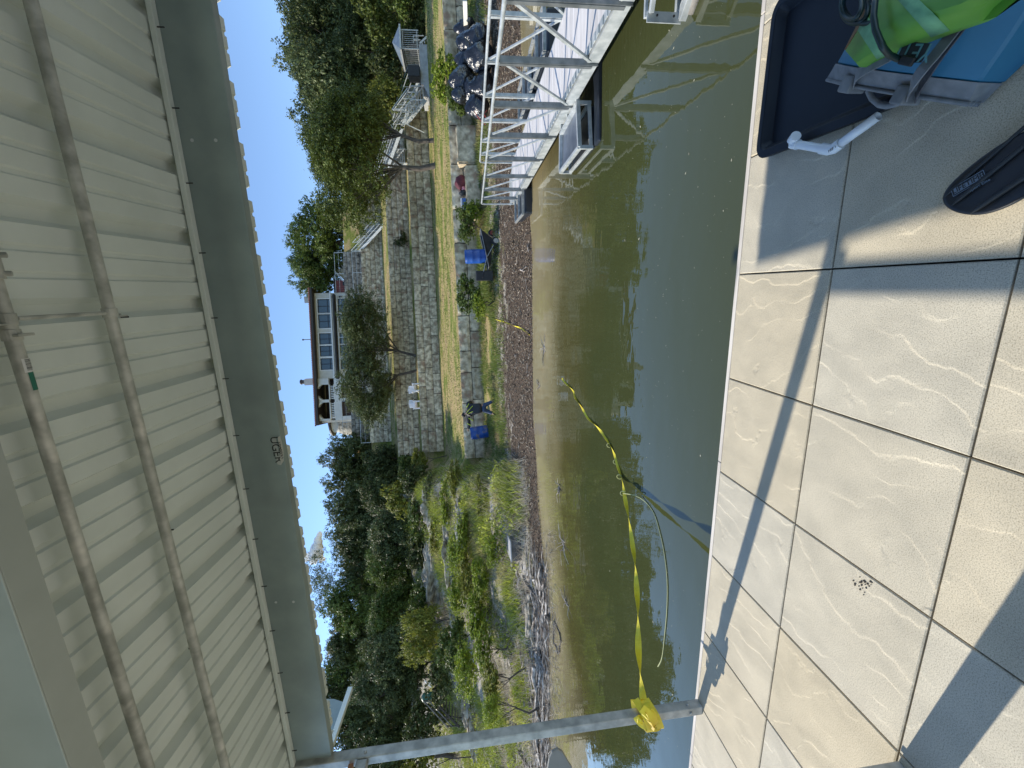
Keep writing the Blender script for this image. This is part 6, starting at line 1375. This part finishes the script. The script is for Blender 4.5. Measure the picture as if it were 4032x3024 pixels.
    for (x, y, z) in ((852, 612, .135), (1248, 690, .115)):
        c = G5(x, y, z); rd = (M1 - M0).normalized(); q = MB(); q.bar(c - rd * .024, c + rd * .024, .052, .078, (0, 0, 1)); q.build('handle_loop', gy, T, bevel=.006)
    # round end of the handle hanging over the tray rim
    ctr = G5(1095, 672, .07); q = MB(); pts = []
    A = [G5(950, 655, .10), G5(985, 715, .085), G5(1040, 758, .075), G5(1095, 768, .072), G5(1160, 755, .075), G5(1215, 725, .085)]
    q.tube(A, [.008, .010, .011, .011, .010, .008], 10); q.build('grab_handle', gy, T, smooth=True)
    # logo patch
    zl = .262; a, b, c, d, e = G5(1170, 380, zl), G5(1235, 300, zl), G5(1415, 315, zl), G5(1345, 455, zl), G5(1180, 455, zl)
    lp = MB().prism([a, b, c, d, e], (0, 0, .002)).build('logo_patch', bk, T); ink = mat('logo_ink', (.10, .26, .28), .5)
    o = G5(1290, 375, zl + .003); r_ = (G5(1195, 380, .25) - G5(1385, 385, .25)); text('lettering', 'YETI', o, r_, G5(1290, 430, .25) - G5(1290, 340, .25), .060, ink, lp)
    # buckle at the cable end
    c = G5(1190, 432, .275); q = MB(); q.bar(c, G5(1285, 452, .27), .022, .010); q.build('buckle', bk, T, bevel=.003)
    # green dry bag on top
    gm = mat('green_pvc_bag', (.10, .27, .035), .5, 0, (.13, .34, .045), 3, bump=.006, bs=5, c3=(.075, .17, .03), n3=5); gl = mat('pale_green_webbing', (.13, .33, .17), .7, 0, (.17, .40, .21), 40)
    Gt = thing('green_dry_bag', 'folded lime green bag with pale webbing bands draped over the turquoise tote', 'bag', tuple(G5(1300, 250, .25)))
    up_e = [(790, 368), (868, 240), (960, 60), (1040, -60), (1150, -120), (1400, -170), (1650, -200), (1900, -230)]; lo_e = [(893, 487), (1000, 440), (1160, 375), (1330, 305), (1500, 240), (1750, 152), (1850, 50), (1960, -60)]
    Vv = []; nr = 9
    for i, (u0, l0) in enumerate(zip(up_e, lo_e)):
        for j in range(nr):
            t = j / (nr - 1); bul = math.sin(t * math.pi) ** .6 * (.05 + .03 * min(i, 3)); p = G5(u0[0] + (l0[0] - u0[0]) * t, u0[1] + (l0[1] - u0[1]) * t, .255); dv = Vector(CAM) - p; p = p + dv.normalized() * (bul + .02 * noise.noise(Vector((i * .9, j * .7, 3)))); Vv.append(p)
    n2 = len(Vv); c2 = nr; ff = []
    for v in list(Vv): Vv.append(Vector((v.x, v.y, min(v.z - .03, .245))))
    R_ = len(up_e)
    for i in range(R_ - 1):
        for j in range(nr - 1): ff += [(i * c2 + j, i * c2 + j + 1, (i + 1) * c2 + j + 1, (i + 1) * c2 + j), (n2 + i * c2 + j, n2 + (i + 1) * c2 + j, n2 + (i + 1) * c2 + j + 1, n2 + i * c2 + j + 1)]
        ff += [(i * c2, (i + 1) * c2, n2 + (i + 1) * c2, n2 + i * c2), (i * c2 + nr - 1, n2 + i * c2 + nr - 1, n2 + (i + 1) * c2 + nr - 1, (i + 1) * c2 + nr - 1)]
    for j in range(nr - 1): ff += [(j, n2 + j, n2 + j + 1, j + 1), ((R_ - 1) * c2 + j, (R_ - 1) * c2 + j + 1, n2 + (R_ - 1) * c2 + j + 1, n2 + (R_ - 1) * c2 + j)]
    gb = MB().add(Vv, ff).build('bag_body', gm, Gt, smooth=True)
    def band(t0, t1):
        for nm_ in ('webbing_band',):
            vs = []; fs = []
            for q in (t0, t1):
                ii = q * (R_ - 1); i0 = int(ii); f_ = ii - i0
                for j in range(nr): p = Vv[i0 * c2 + j].lerp(Vv[min(i0 + 1, R_ - 1) * c2 + j], f_); dv = (Vector(CAM) - p).normalized(); vs.append(p + dv * .004)
            fs = [(j, j + 1, nr + j + 1, nr + j) for j in range(nr - 1)]; o_ = MB().add(vs, fs).build(nm_, gl, Gt, smooth=True, fix=False); sm = o_.modifiers.new('th', 'SOLIDIFY'); sm.thickness = .002
    band(.16, .255); band(.50, .60)
    # dark cable and brown leather scrap
    cb = mat('dark_green_cable', (.006, .022, .022), .4)
    C = thing('power_cable', 'dark coiled cable lying over the green bag and the tray', 'cable', tuple(G5(900, 120, .2)))
    loop = [G5(x, y, z) for x, y, z in ((1180, 430, .27), (1110, 400, .31), (1060, 340, .345), (1010, 220, .36), (995, 120, .36), (1005, 20, .35), (1020, -60, .33))]
    MB().tube(sum([[loop[max(i, 0)].lerp(loop[i + 1], t / 4) for t in range(4)] for i in range(len(loop) - 1)], []) + [loop[-1]], .0085, 10).build('cable_run', cb, C, smooth=True)
    for k, (cx, cy, rx_, ry_, z) in enumerate(((835, 30, 75, 110, .30), (860, 60, 95, 110, .28), (930, 20, 160, 150, .29))):
        MB().tube([G5(cx + rx_ * math.cos(a), cy + ry_ * math.sin(a), z + .01 * math.sin(a * 2)) for a in np.linspace(0, 6.283, 28)], .0075, 8).build('cable_loop', cb, C, smooth=True)
    lt = MB().prism([G5(870, 210, .225), G5(925, 70, .23), G5(1010, 40, .24), G5(990, 120, .24), G5(880, 235, .235), G5(800, 350, .222), G5(793, 362, .222)], (0, 0, .006)); tag(lt.build('leather_scrap', mat('brown_leather', (.20, .11, .045), .7), None, bevel=.002), 'brown leather edge peeking out between cable and green bag', 'leather')
    g = MB()
    for k in range(7): g.ico(G5(950 + k * 10, 70 - k * 12, .25), .012, 1, (1, 1, .7), .5, k)
    # dark support under the bag so it rests on the tray
build_bag()
